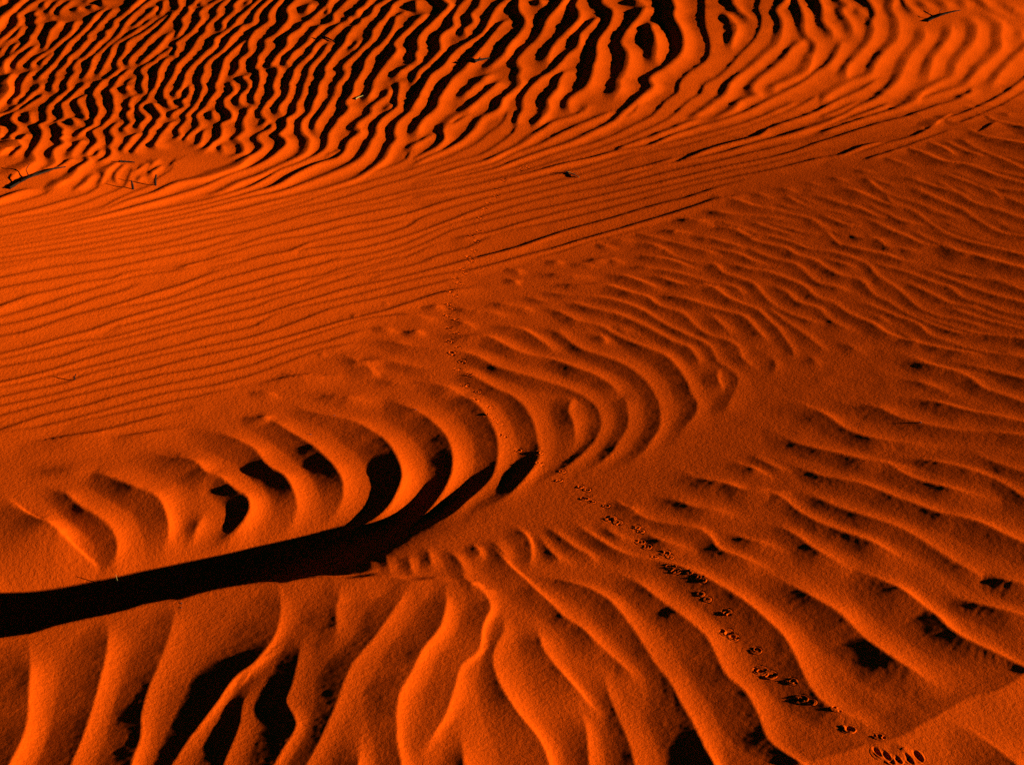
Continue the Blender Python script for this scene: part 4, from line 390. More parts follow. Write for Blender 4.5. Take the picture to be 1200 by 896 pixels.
fgr 2 653,3028 10,-14 10,-14 11,-14 9,-12 11,-13 10,-12 12,-11 11,-8 13,-8 13,-7 14,-8 13,-7 11,-8 13,-11 12,-12 11,-11 10,-12 9,-13 10,-12 10,-9 10,-9 10,-9 9,-9 10,-10 9,-10 9,-10 10,-8 10,-7 10,-4 11,-5 10,-5 10,-6 10,-7 9,-7 9,-8 9,-9 9,-11 8,-11 8,-10 8,-9 8,-9 8,-9 8,-9 8,-8 7,-8 7,-9 8,-8 9,-10 9,-10 6,-7 7,-7 7,-8 8,-8 8,-9 8,-8 8,-9 9,-9 8,-9 9,-9 9,-9 8,-10 9,-8 9,-9 8,-9 8,-8 8,-8
fgr 0 640,2870 12,-6 13,-5 12,-6 12,-8 11,-12 10,-13 10,-14 11,-13 10,-8 9,-8 10,-8 10,-8 10,-8 9,-8 11,-8 10,-8 11,-8 9,-8 9,-7 11,-12 9,-11 9,-12 9,-13 8,-14 9,-14 8,-14 9,-14 8,-14 8,-13 9,-13 9,-12 7,-9 8,-9 7,-8 8,-7 9,-7 8,-6 8,-6
fgr 0 566,2746 11,-9 11,-10 11,-10 9,-11 9,-12 8,-12 7,-14 6,-15 7,-13 8,-11 8,-11 9,-10 8,-9 9,-11 10,-10 9,-9 9,-10
fgr 0 571,2637 -8,12 -11,12 -8,6 -11,5 -11,5 -10,6 -10,8 -11,10 -10,9 -10,10
fgr 2 866,3334 12,-13 11,-14 12,-10 12,-5 13,-1 11,-6 9,-13 8,-18 9,-17 10,-13 11,-13 12,-12 13,-12 13,-10 13,-10 14,-9 14,-9 12,-7 12,-7 11,-5 11,-5 12,-5 14,-4 15,-4 15,-3 15,-3 13,-4 15,-6 14,-6 14,-6 11,-4 11,-3 11,-4 13,-3 13,-4 15,-5 10,-3 10,-3 11,-4 12,-3 12,-4 13,-4 13,-4 13,-5 13,-4 14,-4 14,-4 13,-5 14,-4 13,-4 13,-4 13,-4 13,-4
fgr 2 1045,3329 14,-10 14,-10 14,-10 13,-11 11,-11 10,-11 10,-12 10,-10 11,-9 11,-8 12,-7 12,-8 12,-8 12,-9 12,-9 13,-9 12,-10 13,-9 10,-7 10,-7 10,-8 11,-7 11,-8 13,-10 8,-6 10,-6 10,-8 10,-7 11,-8 11,-8 11,-8 12,-8 11,-8 12,-9 12,-8 12,-9 11,-8 12,-9 11,-8 11,-8 11,-7
fgr 2 928,3011 14,-6 14,-6 13,-6 14,-6 12,-7 14,-8 13,-8 12,-8 12,-9 10,-9 10,-9 9,-9 9,-11 9,-11 9,-12 8,-13 7,-14 7,-15 6,-16 6,-16 7,-16 6,-12 6,-11 7,-11 7,-11 8,-12 8,-13 6,-9 6,-10 7,-10 7,-10 7,-11 7,-11 8,-11 8,-11 8,-12 8,-11 8,-11 8,-11 8,-11 7,-11 8,-10 8,-10 7,-10
fgr 2 1086,3052 5,-16 5,-15 7,-16 7,-14 8,-14 9,-13 9,-13 10,-12 10,-12 11,-12 10,-12 8,-10 8,-10 7,-10 9,-11 8,-12 10,-12 7,-8 7,-9 8,-9 8,-9 9,-10 9,-10 9,-10 9,-10 9,-10 10,-10 10,-10 9,-10 10,-9 9,-10 10,-9 9,-9 9,-8
fg 2 -948,2338 9,-20 10,-22 5,-15 6,-18 6,-19 6,-21 6,-20 5,-20 5,-18 5,-17 5,-20 6,-19 4,-18 4,-17 3,-16 2,-15 1,-15 1,-14 0,-14 -1,-14 0,-15 0,-12 1,-12 1,-13 1,-13 1,-15 1,-16 0,-10 1,-12 1,-11 0,-13 1,-13 1,-13 1,-13 1,-14 0,-13 1,-14 1,-13 1,-14 1,-13 0,-13 1,-13 1,-12 1,-12
fg 2 -814,2412 8,-17 8,-20 4,-16 5,-19 4,-20 4,-20 3,-19 3,-21 2,-20 2,-20 2,-20 2,-18 2,-19 1,-18 2,-18 1,-17 1,-15 1,-15 1,-15 1,-14 1,-14 0,-14 0,-13 0,-13 -1,-13 1,-14 0,-13 0,-12 1,-13 0,-13 1,-14 0,-16 0,-10 1,-12 0,-12 0,-12 1,-13 0,-13 1,-13 0,-14 1,-14 0,-13 0,-14 1,-13 0,-14 1,-13 0,-12 0,-13 1,-12
fg 2 -694,2462 9,-21 7,-22 3,-19 2,-21 1,-21 1,-22 1,-18 0,-19 0,-19 -1,-18 0,-18 0,-16 -1,-16 0,-16 -1,-16 1,-16 1,-17 1,-18 2,-17 2,-17 3,-16 4,-15 3,-15 3,-15 1,-17 0,-16 -1,-16 1,-18 1,-13 1,-13 1,-13 2,-14 2,-15 2,-16 1,-11 1,-12 1,-12 2,-13 1,-13 1,-14 2,-13 1,-14 2,-15 1,-14 2,-14 1,-14 2,-13 1,-14 2,-13 1,-13 1,-12
fg 1 -649,1706 3,11 3,11 2,11 3,12 3,11 4,12 3,12 3,12 3,12 3,12 3,11 3,12 3,11 3,10 2,10 3,10 2,9 4,13 3,12 3,12 3,10 3,11 3,11 3,12 2,12 3,11 3,12 3,11 3,14 5,12 4,13 4,13 4,13 4,13 4,14 5,14 3,14 3,14 4,15 4,14 5,13 7,13 8,11 9,10 6,11 6,16 5,19 4,15 4,18 3,20 2,21 0,23 -1,25 -2,25 -3,23 -4,24 -5,22 -5,22
fg 2 -474,2180 -5,-17 -5,-16 -3,-18 0,-18 2,-19 2,-19 1,-18 -1,-15 -1,-15 -2,-14 -1,-13 -2,-14 -1,-13 -1,-14 -1,-12 -1,-11 -1,-12 -1,-13 -2,-14 -1,-15 -1,-10 -1,-11 -1,-11 -1,-12 -1,-12 -1,-13 -1,-13 -2,-13 -1,-13 -1,-13 -1,-13 -1,-13 -1,-13 -1,-13 -1,-12 -1,-12 -1,-12
fg 2 -407,2331 1,-20 0,-21 1,-20 1,-19 0,-18 0,-18 0,-18 0,-17 0,-16 -2,-18 -2,-17 1,-16 7,-16 8,-15 7,-14 5,-15 1,-15 -2,-14 -5,-15 -5,-15 -3,-11 -3,-11 -3,-11 -3,-12 -3,-10 -3,-11 -3,-11 -3,-11 -4,-12 -4,-14 -2,-9 -3,-9 -3,-10 -2,-11 -3,-11 -4,-11 -3,-12 -3,-12 -3,-12 -3,-12 -4,-12 -3,-12 -3,-11 -3,-12 -3,-11 -3,-11 -3,-11
fg 0 -348,2532 -1,-23 -2,-21 -2,-23 0,-24 1,-22 3,-23 3,-24 3,-24 3,-23 3,-23
fg 2 -211,2525 -5,-19 -5,-19 -4,-18 -5,-19 -5,-20 -5,-18 -4,-18 -5,-18 -5,-18 -5,-18 -5,-17 -6,-16 -6,-16 -6,-16 -5,-15 -5,-14 -5,-14 -4,-19 -3,-18 -3,-19 -2,-18 -2,-18 -2,-19 -1,-16 -3,-15 -2,-13 -2,-14 -3,-15 -3,-16 -3,-16 -3,-15 -3,-14 -4,-14 -4,-14 -4,-14 -3,-11 -2,-11 -3,-11 -2,-11 -3,-13 -4,-14 -2,-9 -2,-10 -3,-10 -2,-11 -3,-11 -2,-12 -3,-12 -3,-12 -3,-12 -3,-13 -2,-12 -3,-12 -3,-12 -3,-12 -2,-12 -3,-11 -2,-11
fg 2 -135,2518 1,-22 1,-22 1,-23 -1,-24 -2,-25 -2,-25 -4,-24 -5,-17 -6,-16 -6,-15 -6,-15 -6,-16 -4,-18 -4,-18 -4,-18 -3,-18 -4,-16 -4,-16 -4,-14 -4,-14 -3,-17 -1,-15 0,-17 0,-19 1,-18 2,-18 1,-16 2,-15 2,-17 3,-15 4,-14 2,-15 2,-13 1,-12 1,-12 1,-13 1,-15 2,-15 1,-10 1,-12 1,-11 1,-12 1,-13 1,-13 1,-13 2,-14 1,-13 1,-14 1,-14 1,-13 2,-14 1,-13 1,-13 1,-12 1,-12
fg 0 -156,1967 5,14 4,14 5,14 5,14 5,15 6,15 5,15 4,16 3,15 3,15 2,16 2,16 3,16 2,18 1,18 2,17 4,16 7,14 9,13 9,12 6,15 4,19 1,21 0,22 2,21 4,21 5,20 5,20 1,18 -6,25 -10,20 -9,12 -9,9 -9,12 -8,15 -6,17 -6,18 -5,27 -5,26 -8,17 -10,15 -9,16
fg 2 -97,2063 2,-15 3,-14 2,-14 2,-14 2,-17 2,-17 2,-18 1,-12 2,-12 2,-13 1,-14 3,-14 2,-16 1,-10 2,-11 1,-12 2,-13 2,-12 1,-14 2,-13 2,-14 2,-13 2,-14 2,-14 2,-14 1,-13 2,-13 2,-13 2,-13 1,-12
fg 2 -19,2433 2,-21 2,-20 0,-21 -2,-17 -5,-18 -6,-19 -4,-19 -3,-17 -1,-18 1,-17 2,-17 3,-17 3,-16 5,-17 5,-17 6,-16 6,-15 5,-14 6,-13 5,-12 6,-11 6,-11 8,-13 7,-13 7,-14 6,-15 5,-16 3,-13 2,-10 2,-10 2,-10 3,-11 3,-13 4,-14 4,-14 4,-16 3,-10 3,-11 3,-12 3,-12 3,-12 4,-13 3,-13 4,-13 3,-13 4,-14 3,-13 4,-13 3,-13 3,-13 4,-12 3,-12 3,-12
fg 2 -263,2016 0,-15 1,-15 1,-14 0,-14 1,-15 0,-13 1,-12 0,-12 1,-13 1,-14 0,-15 1,-10 0,-11 1,-12 0,-12 1,-13 0,-12 1,-14 0,-13 1,-13 1,-14 0,-13 1,-14 0,-13 1,-13 1,-13 0,-12 1,-13
fg 0 51,2383 2,-23 3,-23 2,-21 4,-20 5,-15 6,-13 6,-13 6,-13 7,-13 7,-13 6,-13 7,-12 7,-14 8,-12 7,-12 7,-12 7,-13 8,-12
fg 2 129,2121 1,-19 1,-18 1,-18 1,-18 0,-16 0,-16 0,-15 0,-16 0,-16 0,-14 0,-13 1,-13 0,-14 1,-15 0,-17 0,-11 1,-12 0,-12 1,-13 0,-14 0,-13 1,-14 0,-15 0,-14 1,-14 0,-15 1,-14 0,-14 0,-13 1,-14 0,-13 0,-12
fg 0 236,2201 -5,13 -5,13 -7,13 -8,14 -9,13 -9,13 -8,14 -9,13 -9,14 -8,14 -7,15 -8,15 -8,13 -10,10 -10,9 -9,10 -8,13 -8,16 -8,15 -10,17 -10,17 -10,17 -8,16 -8,17 -8,16 -10,14 -9,14 -9,14 -10,19 -9,21 -9,23 -10,24 -9,22 -10,21
fg 2 175,2239 0,-16 1,-17 1,-16 2,-16 2,-16 3,-16 3,-16 3,-15 3,-16 3,-15 3,-15 2,-15 3,-16 3,-16 2,-15 1,-15 0,-17 1,-11 2,-12 1,-14 2,-14 2,-16 2,-16 1,-11 2,-12 1,-12 1,-12 2,-14 1,-13 2,-14 2,-14 1,-14 2,-14 1,-14 2,-13 2,-14 1,-13 2,-13 1,-13 1,-12
fg 2 50,2571 13,-7 13,-7 14,-7 11,-5 11,-5 11,-5 11,-6 12,-7 11,-7 11,-10 10,-10 9,-11 10,-12 8,-13 8,-17 7,-17 7,-18 6,-17 7,-18 6,-18 5,-18 5,-15 5,-16 4,-15 4,-15 5,-14 6,-16 6,-14 6,-14 5,-15 4,-16 3,-16 3,-16 3,-16 4,-17 4,-17 4,-17 3,-17 3,-17 3,-18 3,-16 2,-15 4,-15 4,-17 2,-10 2,-12 2,-13 3,-13 2,-15 3,-15 2,-11 2,-11 2,-11 3,-12 2,-13 2,-12 3,-13 2,-14 3,-13 2,-13 3,-14 2,-13 3,-13 2,-12 2,-13 3,-12 2,-11
fg 2 217,2575 9,-8 10,-8 10,-8 9,-9 9,-13 9,-14 9,-14 8,-14 8,-12 7,-11 8,-11 8,-11 8,-13 9,-13 8,-12 8,-13 8,-12 7,-12 7,-12 6,-13 4,-18 3,-18 3,-19 2,-16 3,-18 3,-17 4,-15 5,-12 7,-11 7,-10 6,-12 5,-16 4,-17 3,-17 2,-16 2,-16 1,-16 1,-14 1,-20 2,-17 5,-13 6,-11 6,-10 7,-10 8,-10 5,-8 5,-8 5,-9 6,-10 6,-11 7,-12 4,-7 5,-8 5,-9 5,-9 6,-9 5,-9 6,-10 6,-10 5,-10 6,-10 6,-10 6,-10 6,-9 5,-10 6,-9 5,-10 6,-8
fg 0 648,2034 -6,12 -6,13 -6,11 -7,10 -8,8 -10,6 -11,6 -10,7 -8,11 -6,13 -6,13 -4,14 -4,15 -3,16 -2,13 -1,15 -1,15 -2,15 -2,17 -2,18 -3,17 -2,15 -3,15 -4,14 -6,15 -8,15 -8,15 -7,14 -7,14 -7,14 -7,11 -7,11 -7,11 -8,11 -8,12 -10,11 -10,12 -9,11 -11,12 -11,13 -11,12 -11,11 -12,10 -13,9 -12,8 -11,6 -11,6 -11,5 -11,6 -11,4 -11,4 -12,5 -10,5 -12,9 -12,11 -11,11 -10,13 -10,14 -10,14 -11,14 -10,13 -10,15 -8,15 -7,16 -7,17
fg 0 545,2560 9,-14 9,-13 9,-14 9,-13 7,-11 8,-10 8,-11 8,-10 7,-10 10,-11 9,-10 8,-10 8,-12 6,-11 5,-12 4,-12 5,-12 5,-12 4,-12 5,-12 5,-11 6,-10 6,-10 6,-10 6,-9 7,-11 6,-11 7,-10 7,-10 7,-10 8,-11 8,-9 8,-8 10,-8 10,-7 10,-7 7,-8 7,-9 6,-8
fg 2 721,2543 10,-5 10,-6 9,-5 10,-7 9,-8 9,-9 9,-10 8,-10 9,-13 7,-13 8,-14 7,-13 7,-12 7,-12 6,-13 5,-14 4,-15 5,-14 7,-13 8,-12 9,-11 7,-8 7,-7 8,-8 8,-8 8,-8 7,-7 8,-8 7,-8 8,-8 7,-8 7,-8 7,-7 7,-7 6,-7 7,-7 7,-8 9,-9 5,-6 6,-6 6,-7 7,-8 7,-7 6,-8 8,-8 7,-8 7,-9 7,-8 8,-9 7,-9 7,-8 7,-9 7,-8 7,-8 6,-8
fg 2 959,2538 9,-7 8,-7 9,-7 9,-6 8,-6 11,-5 11,-5 12,-4 11,-5 9,-4 8,-5 9,-5 9,-6 10,-6 11,-6 8,-4 8,-5 8,-5 9,-5 9,-5 10,-6 10,-5 10,-6 10,-6 10,-5 11,-6 10,-6 10,-6 11,-5 10,-6 9,-5 10,-5
fg 2 903,2478 5,-11 5,-12 7,-11 7,-7 8,-5 9,-6 10,-5 9,-5 11,-6 10,-6 11,-6 10,-6 11,-7 9,-5 8,-5 8,-5 9,-5 9,-6 11,-6 7,-4 7,-5 8,-5 9,-5 9,-5 9,-6 9,-5 10,-6 10,-6 10,-6 9,-5 10,-6 10,-6 10,-6 9,-6 9,-5 9,-6
fg 2 775,2082 9,-7 8,-8 9,-7 7,-8 8,-10 7,-10 7,-10 6,-9 6,-10 5,-10 4,-10 4,-10 4,-8 4,-8 4,-8 5,-10 6,-10 5,-11 4,-7 4,-8 4,-8 5,-8 4,-9 5,-9 5,-9 4,-10 5,-9 5,-10 5,-9 5,-10 5,-9 5,-9 4,-9 5,-9 4,-9
fg 0 674,2016 5,-11 4,-12 5,-11
fgr 0 57,2737 7,-19 6,-20 7,-18 6,-15 9,-20 9,-15 11,-10 11,-8
fgr 0 72,2773 11,-16 10,-15 11,-16 9,-14 9,-14 9,-14 8,-13 12,-12 11,-11 8,-12 3,-17 0,-17
fgr 0 201,2770 8,-16 8,-16 9,-14 13,-12 14,-8 14,-9
fgr 0 259,2847 10,-21 11,-19 12,-16 14,-14 12,-8 14,-6 15,-7 14,-6 14,-5 15,-4 14,-5 11,-7 12,-15 8,-17 4,-22 4,-21 7,-10 9,-8 10,-8 11,-8 9,-7 10,-8 10,-7 10,-7 10,-7 10,-7
fgr 0 336,2886 11,-9 12,-8 11,-8 11,-9 12,-11 11,-12 12,-9 11,-6 12,-4 12,-3 11,-5 15,-8 14,-8 11,-11 4,-11 2,-12
fgr 0 293,2733 8,-13 9,-13 8,-11 13,-10 13,-9 14,-6 12,-8 5,-8 3,-9
fgr 0 10,2766 9,-13 9,-15 9,-21 5,-25 1,-20 0,-21 -2,-20 -2,-21 -3,-21
tiny 0 -186,2689 6,-24 6,-25 4,-29 3,-30
tiny 0 -80,2693 8,-24 8,-24
rip 0 1809,5845 7,-55 6,-56 6,-52 9,-46 10,-37 12,-31 13,-29 12,-29
rip 2 2126,6414 3,-69 3,-71 7,-62 11,-37 14,-31 15,-28 16,-30 13,-36 9,-37 8,-38 7,-41 7,-43 7,-47 9,-50 6,-33 6,-35 7,-37 7,-38 8,-39 8,-40 8,-40 8,-40 8,-40 9,-40 9,-38 8,-38 9,-37 9,-36 9,-34 9,-33 9,-31
rip 2 1970,6087 4,-65 4,-64 8,-59 11,-32 14,-30 16,-27 17,-26 17,-27 16,-27 13,-30 12,-32 10,-31 9,-31 9,-33 10,-35 11,-39 8,-26 9,-27 9,-29 10,-29 10,-31 10,-31 11,-31 11,-31 11,-32 12,-31 11,-30 12,-30 11,-29 12,-29 11,-27 11,-26 11,-25
rip 2 1647,5323 12,-28 12,-27 11,-27 12,-28 11,-28 10,-30 9,-31 10,-31 9,-31 10,-31 10,-29 10,-28 11,-29 10,-29 10,-28 10,-28 9,-27 9,-25 8,-25 9,-25 9,-28 11,-32 7,-21 8,-22 8,-24 8,-25 9,-25 9,-27 9,-27 9,-27 9,-27 9,-28 9,-27 9,-27 9,-27 9,-26 9,-26 8,-24 8,-24
rip 0 1508,5291 12,-28 13,-27 12,-28 12,-26 12,-25 16,-29 17,-26 16,-27 15,-28 12,-26 11,-27 10,-27 11,-27 10,-27
rip 0 1368,5322 14,-35 14,-34 14,-31 15,-25 16,-22 16,-22
rip 0 1259,5196 14,-32 13,-31 13,-30 13,-30 12,-31 12,-31 13,-29 13,-25 15,-20 15,-15 16,-14 15,-15
rip 0 1120,5139 14,-25 15,-25 14,-25 14,-24 13,-22 15,-24 15,-22 14,-22 14,-21
rip 0 1023,5131 13,-36 12,-36 12,-35 13,-33 13,-30 13,-26 14,-24 14,-23 14,-21 14,-20 18,-23 17,-22 18,-21 18,-21
rip 0 914,5044 15,-23 14,-24 15,-24 15,-23 15,-21 19,-23 21,-19 19,-21 16,-26 13,-41 10,-46 12,-40 12,-23 15,-20 15,-18 14,-19
rip 0 853,4854 15,-22 14,-22 15,-22 14,-22 15,-21 16,-22 17,-22 17,-21 17,-22 17,-21
rip 0 734,4874 21,-21 20,-20 20,-21 18,-24 16,-24 14,-26 14,-27 15,-26
rip 0 643,4745 18,-22 19,-22 18,-21 17,-21 18,-20 19,-21 19,-20 19,-19 18,-19
rip 0 433,4547 19,-10 20,-10 19,-9 19,-12 18,-13 16,-17 15,-18 14,-20 15,-20 14,-19
rip 2 1769,5464 12,-29 11,-29 12,-29 14,-28 13,-23 14,-22 16,-23 16,-22 16,-22 15,-22 15,-21 13,-22 12,-20 12,-20 12,-20 14,-23 15,-24 10,-17 12,-18 11,-18 13,-19 13,-20 13,-21 14,-21 13,-21 14,-22 14,-22 14,-22 14,-21 14,-21 13,-21 13,-21 13,-20 12,-20
rip 2 1651,4697 13,-19 12,-18 13,-19 12,-18 12,-18 12,-18 12,-18 11,-16 11,-17 12,-17 13,-19 14,-21 9,-15 10,-15 11,-16 11,-17 12,-17 12,-18 12,-19 13,-18 12,-19 13,-19 12,-19 13,-19 12,-19 13,-18 12,-18 11,-18 11,-17
rip 2 1473,4686 11,-21 11,-20 11,-20 11,-21 13,-23 11,-18 12,-20 14,-21 13,-21 14,-22 14,-22 13,-21 13,-20 12,-20 11,-17 12,-20 11,-18 10,-17 10,-17 11,-18 12,-22 9,-14 9,-16 10,-16 10,-17 11,-18 11,-19 11,-19 11,-19 12,-19 11,-19 12,-20 11,-19 11,-19 11,-19 11,-18 10,-18 11,-17
rip 0 1364,4661 12,-31 12,-31 12,-31 11,-31 11,-31 10,-31 11,-30 13,-26 14,-22 15,-19 16,-17 15,-18
rip 2 1451,4213 11,-20 11,-20 11,-20 12,-20 11,-19 11,-20 10,-18 10,-18 10,-17 10,-18 10,-17 9,-16 9,-17 10,-18 11,-20 8,-14 9,-15 8,-15 10,-17 9,-17 10,-17 10,-18 10,-18 11,-19 10,-18 10,-19 11,-18 10,-18 10,-18 9,-17 10,-17 9,-16
rip 2 1308,4280 12,-23 12,-22 12,-22 12,-22 11,-21 12,-22 11,-22 11,-22 11,-21 11,-22 11,-20 12,-18 11,-16 11,-14 12,-14 12,-13 11,-13 11,-15 11,-15 9,-14 10,-15 9,-16 11,-17 12,-19 8,-12 9,-14 9,-14 9,-15 10,-16 11,-16 10,-16 11,-16 10,-17 11,-17 11,-17 11,-16 10,-17 11,-16 10,-16 10,-16 9,-15
rip 2 1295,3942 12,-18 11,-17 11,-18 11,-17 11,-17 11,-15 11,-15 13,-15 13,-14 14,-12 13,-13 13,-12 12,-14 11,-12 10,-13 10,-12 10,-13 11,-15 12,-15 9,-11 9,-12 9,-12 10,-12 11,-13 10,-14 11,-14 12,-14 11,-14 11,-14 11,-14 12,-15 11,-14 11,-14 10,-13 11,-13 10,-13
rip 2 1178,3927 12,-20 13,-19 12,-19 12,-19 13,-19 11,-17 11,-16 11,-17 12,-16 12,-15 13,-13 13,-11 15,-9 15,-8 15,-8 16,-8 15,-7 15,-8 13,-8 12,-10 12,-9 10,-10 11,-10 12,-11 14,-12 9,-8 10,-9 11,-9 11,-10 11,-10 12,-10 13,-11 12,-10 13,-11 12,-11 13,-12 13,-11 12,-10 13,-11 12,-11 12,-10 11,-10
rip 0 1094,3740 14,-14 14,-14 13,-14 14,-14 13,-14 14,-12 13,-12 14,-10 14,-10 15,-8 14,-9 14,-8 15,-8 14,-8
rip 0 1088,3571 12,-10 12,-11 12,-10 13,-11 12,-10 12,-10 11,-9 13,-10 13,-9 12,-9 13,-9 12,-8 12,-9
rip 2 1331,3608 11,-14 10,-13 11,-14 10,-14 11,-14 10,-12 9,-12 9,-12 10,-12 11,-14 12,-15 8,-10 8,-11 9,-12 10,-12 9,-13 10,-13 11,-13 10,-13 11,-14 10,-14 11,-13 11,-14 10,-13 10,-14 11,-13 9,-12 10,-13
rips 0 1773,6112 12,-46 13,-46 11,-46
rips 0 2110,6558 20,-44 17,-50 17,-51
rips 0 2326,6739 20,-26 18,-29 18,-32 16,-36
rips 0 1491,5633 14,-39 13,-38 13,-38 14,-38 12,-37 13,-37
rips 0 1348,5454 20,-36 19,-37 19,-36
rips 0 1227,5352 20,-35 20,-35 20,-34
rips 0 1120,5312 21,-34 21,-33 20,-33
rips 0 1011,5245 22,-27 22,-27 22,-26
rips 2 1937,5573 12,-33 11,-33 11,-33 11,-32 12,-33 10,-28 9,-28 10,-27 11,-28 11,-31 13,-33 8,-23 10,-23 9,-25 11,-26 10,-26 11,-27 12,-27 12,-27 12,-27 12,-27 12,-27 12,-27 11,-26 12,-26 11,-25 11,-25 10,-24
rips 0 906,5197 22,-28 22,-28 22,-28
rips 0 618,4931 23,-27 23,-26 22,-26
brink 1 -1222,2237 10,5 9,4 11,4 10,5 10,4 11,5 10,5 10,4 11,5 10,4 10,4 10,5 9,4 9,4 9,4 8,3 7,3 11,5 10,5 9,4 9,4 9,4 9,3 11,3 11,3 11,2 11,3 10,4 10,6 9,6 9,7 11,7 8,4 10,5 10,5 9,4 10,4 9,4 10,4 10,4 9,3 10,4 10,5 9,4 10,5 9,5 10,7 10,7 10,5 11,4 13,4 12,2 10,2 9,0 8,1 8,5 9,6 10,7 9,5 10,5 10,5 11,4 11,4 11,4 13,4 12,3 13,4 12,2 11,2 13,1 13,-1 12,-1 11,0 13,4 13,5 12,5 11,2 11,3 11,1 11,1 13,-2 14,-3 14,-3 14,-1 12,1 13,2 13,3 12,3 12,2 12,-1 12,-1 12,-2 12,-5 12,-6 13,-4 11,0 13,2 13,2 11,1 11,-2 10,-3 11,-3 10,-2 12,-3 11,-2 12,-2
brinkb 1 1257,2418 -13,-9 -14,-10 -15,-9 -14,-10 -15,-10 -14,-9 -14,-10 -15,-10 -14,-10 -13,-9 -14,-9 -13,-9 -12,-9 -12,-8 -11,-8 -11,-8 -10,-7 -15,-10 -14,-10 -13,-9 -11,-9 -10,-7 -9,-6 -7,-7 -7,-6 -9,-7 -12,-10 -14,-10 -13,-9 -13,-7 -12,-4 -11,-2 -12,-2 -12,-5 -11,-6 -12,-9 -12,-9 -12,-10 -12,-9 -12,-9 -11,-9 -12,-8 -12,-9 -11,-8 -11,-9 -12,-9 -11,-8 -12,-7 -10,-4 -10,-4 -10,-3 -10,-3 -11,-3 -10,-3 -10,-4 -11,-5 -10,-4 -10,-5 -10,-4 -10,-4 -10,-4 -10,-4 -10,-4 -10,-4 -10,-3 -10,-4 -10,-3 -9,-3 -10,-4 -9,-3 -10,-3 -10,-3 -11,-3 -10,-4 -11,-3 -11,-3 -11,-3 -11,-3 -11,-3
"""
PRINTS = """
486,2227,b
523,2202,m
529,2147,b
548,2135,s
587,2112,m
596,2055,b
645,2031,m
641,1988,c
657,1979,c
691,1982,c
431,2424,m
423,2362,b
435,2346,m
472,2302,m
471,2242,b
391,2544,m
396,2531,s
387,2488,s
398,2469,s
345,2571,m
371,2562,s
111,2979,s
160,2946,s
175,2929,s
167,2888,m
184,2871,s
215,2851,s
221,2792,b
236,2775,m
276,2751,s
284,2734,s
279,2691,m
292,2671,m
329,2644,m
338,2629,s
336,2587,m
305,2629,s
120,3022,s
68,3123,s
67,3065,m
16,3145,s
-22,3219,m
-31,3289,s
-48,3309,s
-64,3335,s
-59,3386,s
-94,3425,m
-92,3485,s
-128,3526,m
-118,3589,m
-152,3627,m
-142,3685,m
-171,3731,m
-157,3781,s
-181,3828,m
-164,3884,s
-188,3926,m
-168,3990,s
-198,4029,m
-184,4082,s
-199,4120,m
-178,4184,s
-199,4220,m
-172,4297,s
-183,4336,s
-154,4389,s
-166,4431,s
-137,4508,s
-148,4548,s
-131,4609,s
-124,4707,s
-141,4761,m
-118,4818,s
-118,4967,s
-101,5062,s
-89,5134,s
-62,5220,s
-53,5326,s
-35,5430,s
64,5612,s
36,5583,s
"""
SPOTS = {'branch_a': (-1.736, 4.768), 'branch_b': (-1.704, 4.949), 'branch_c': (-1.649, 5.111), 'stick_a': (-1.494, 5.283), 'stick_b': (-1.442, 5.309), 'chip': (-1.302, 5.036), 'chip_b': (-1.364, 4.960), 'tuft': (2.198, 7.645), 'tuft_b': (2.413, 7.811), 'edge': (2.772, 7.965), 'tw_a': (-0.182, 6.943), 'tw_b': (-0.113, 7.020), 'tx_a': (-0.980, 7.445), 'tx_b': (-0.913, 7.394), 'straw_a': (-0.710, 6.424), 'straw_b': (-0.684, 6.486), 'stalk': (-0.733, 2.700), 'stalk_b': (-0.870, 2.690), 'bits_a': (0.215, 5.532), 'bits_b': (0.266, 5.462), 'stub': (-1.174, 3.487), 'stub_b': (-1.193, 3.564), 'peb1': (1.013, 3.184), 'peb2': (-0.460, 3.327), 'peb3': (-0.509, 3.229), 'peb4': (-0.252, 3.363), 'peb5': (-0.672, 2.458), 'peb6': (-0.669, 2.442), 'peb7': (-0.200, 2.582)}
SUN_AZ = math.radians(-8.0)      # direction towards the sun, from +x towards +y
SUN_EL = math.radians(8.3)
SUN = np.array([math.cos(SUN_AZ), math.sin(SUN_AZ)])

# ------------------------------------------------------------------ terrain grid
cp, sp = math.cos(PITCH), math.sin(PITCH)
FOC = 1200 * 50 / 36.0
STEP = 1.25
vs = np.arange(-118.0, 1030.0, STEP * 0.9)[::-1]          # near to far rows
th = PITCH + np.arctan((vs - 448.0) / FOC)
YS = CAM_H / np.tan(th)
DS = YS * cp + CAM_H * sp
KS = (np.arange(-300.0, 1500.0, STEP) - 600.0) / FOC
NR, NC = len(YS), len(KS)
GX = DS[:, None] * KS[None, :]
GY = np.repeat(YS[:, None], NC, 1)

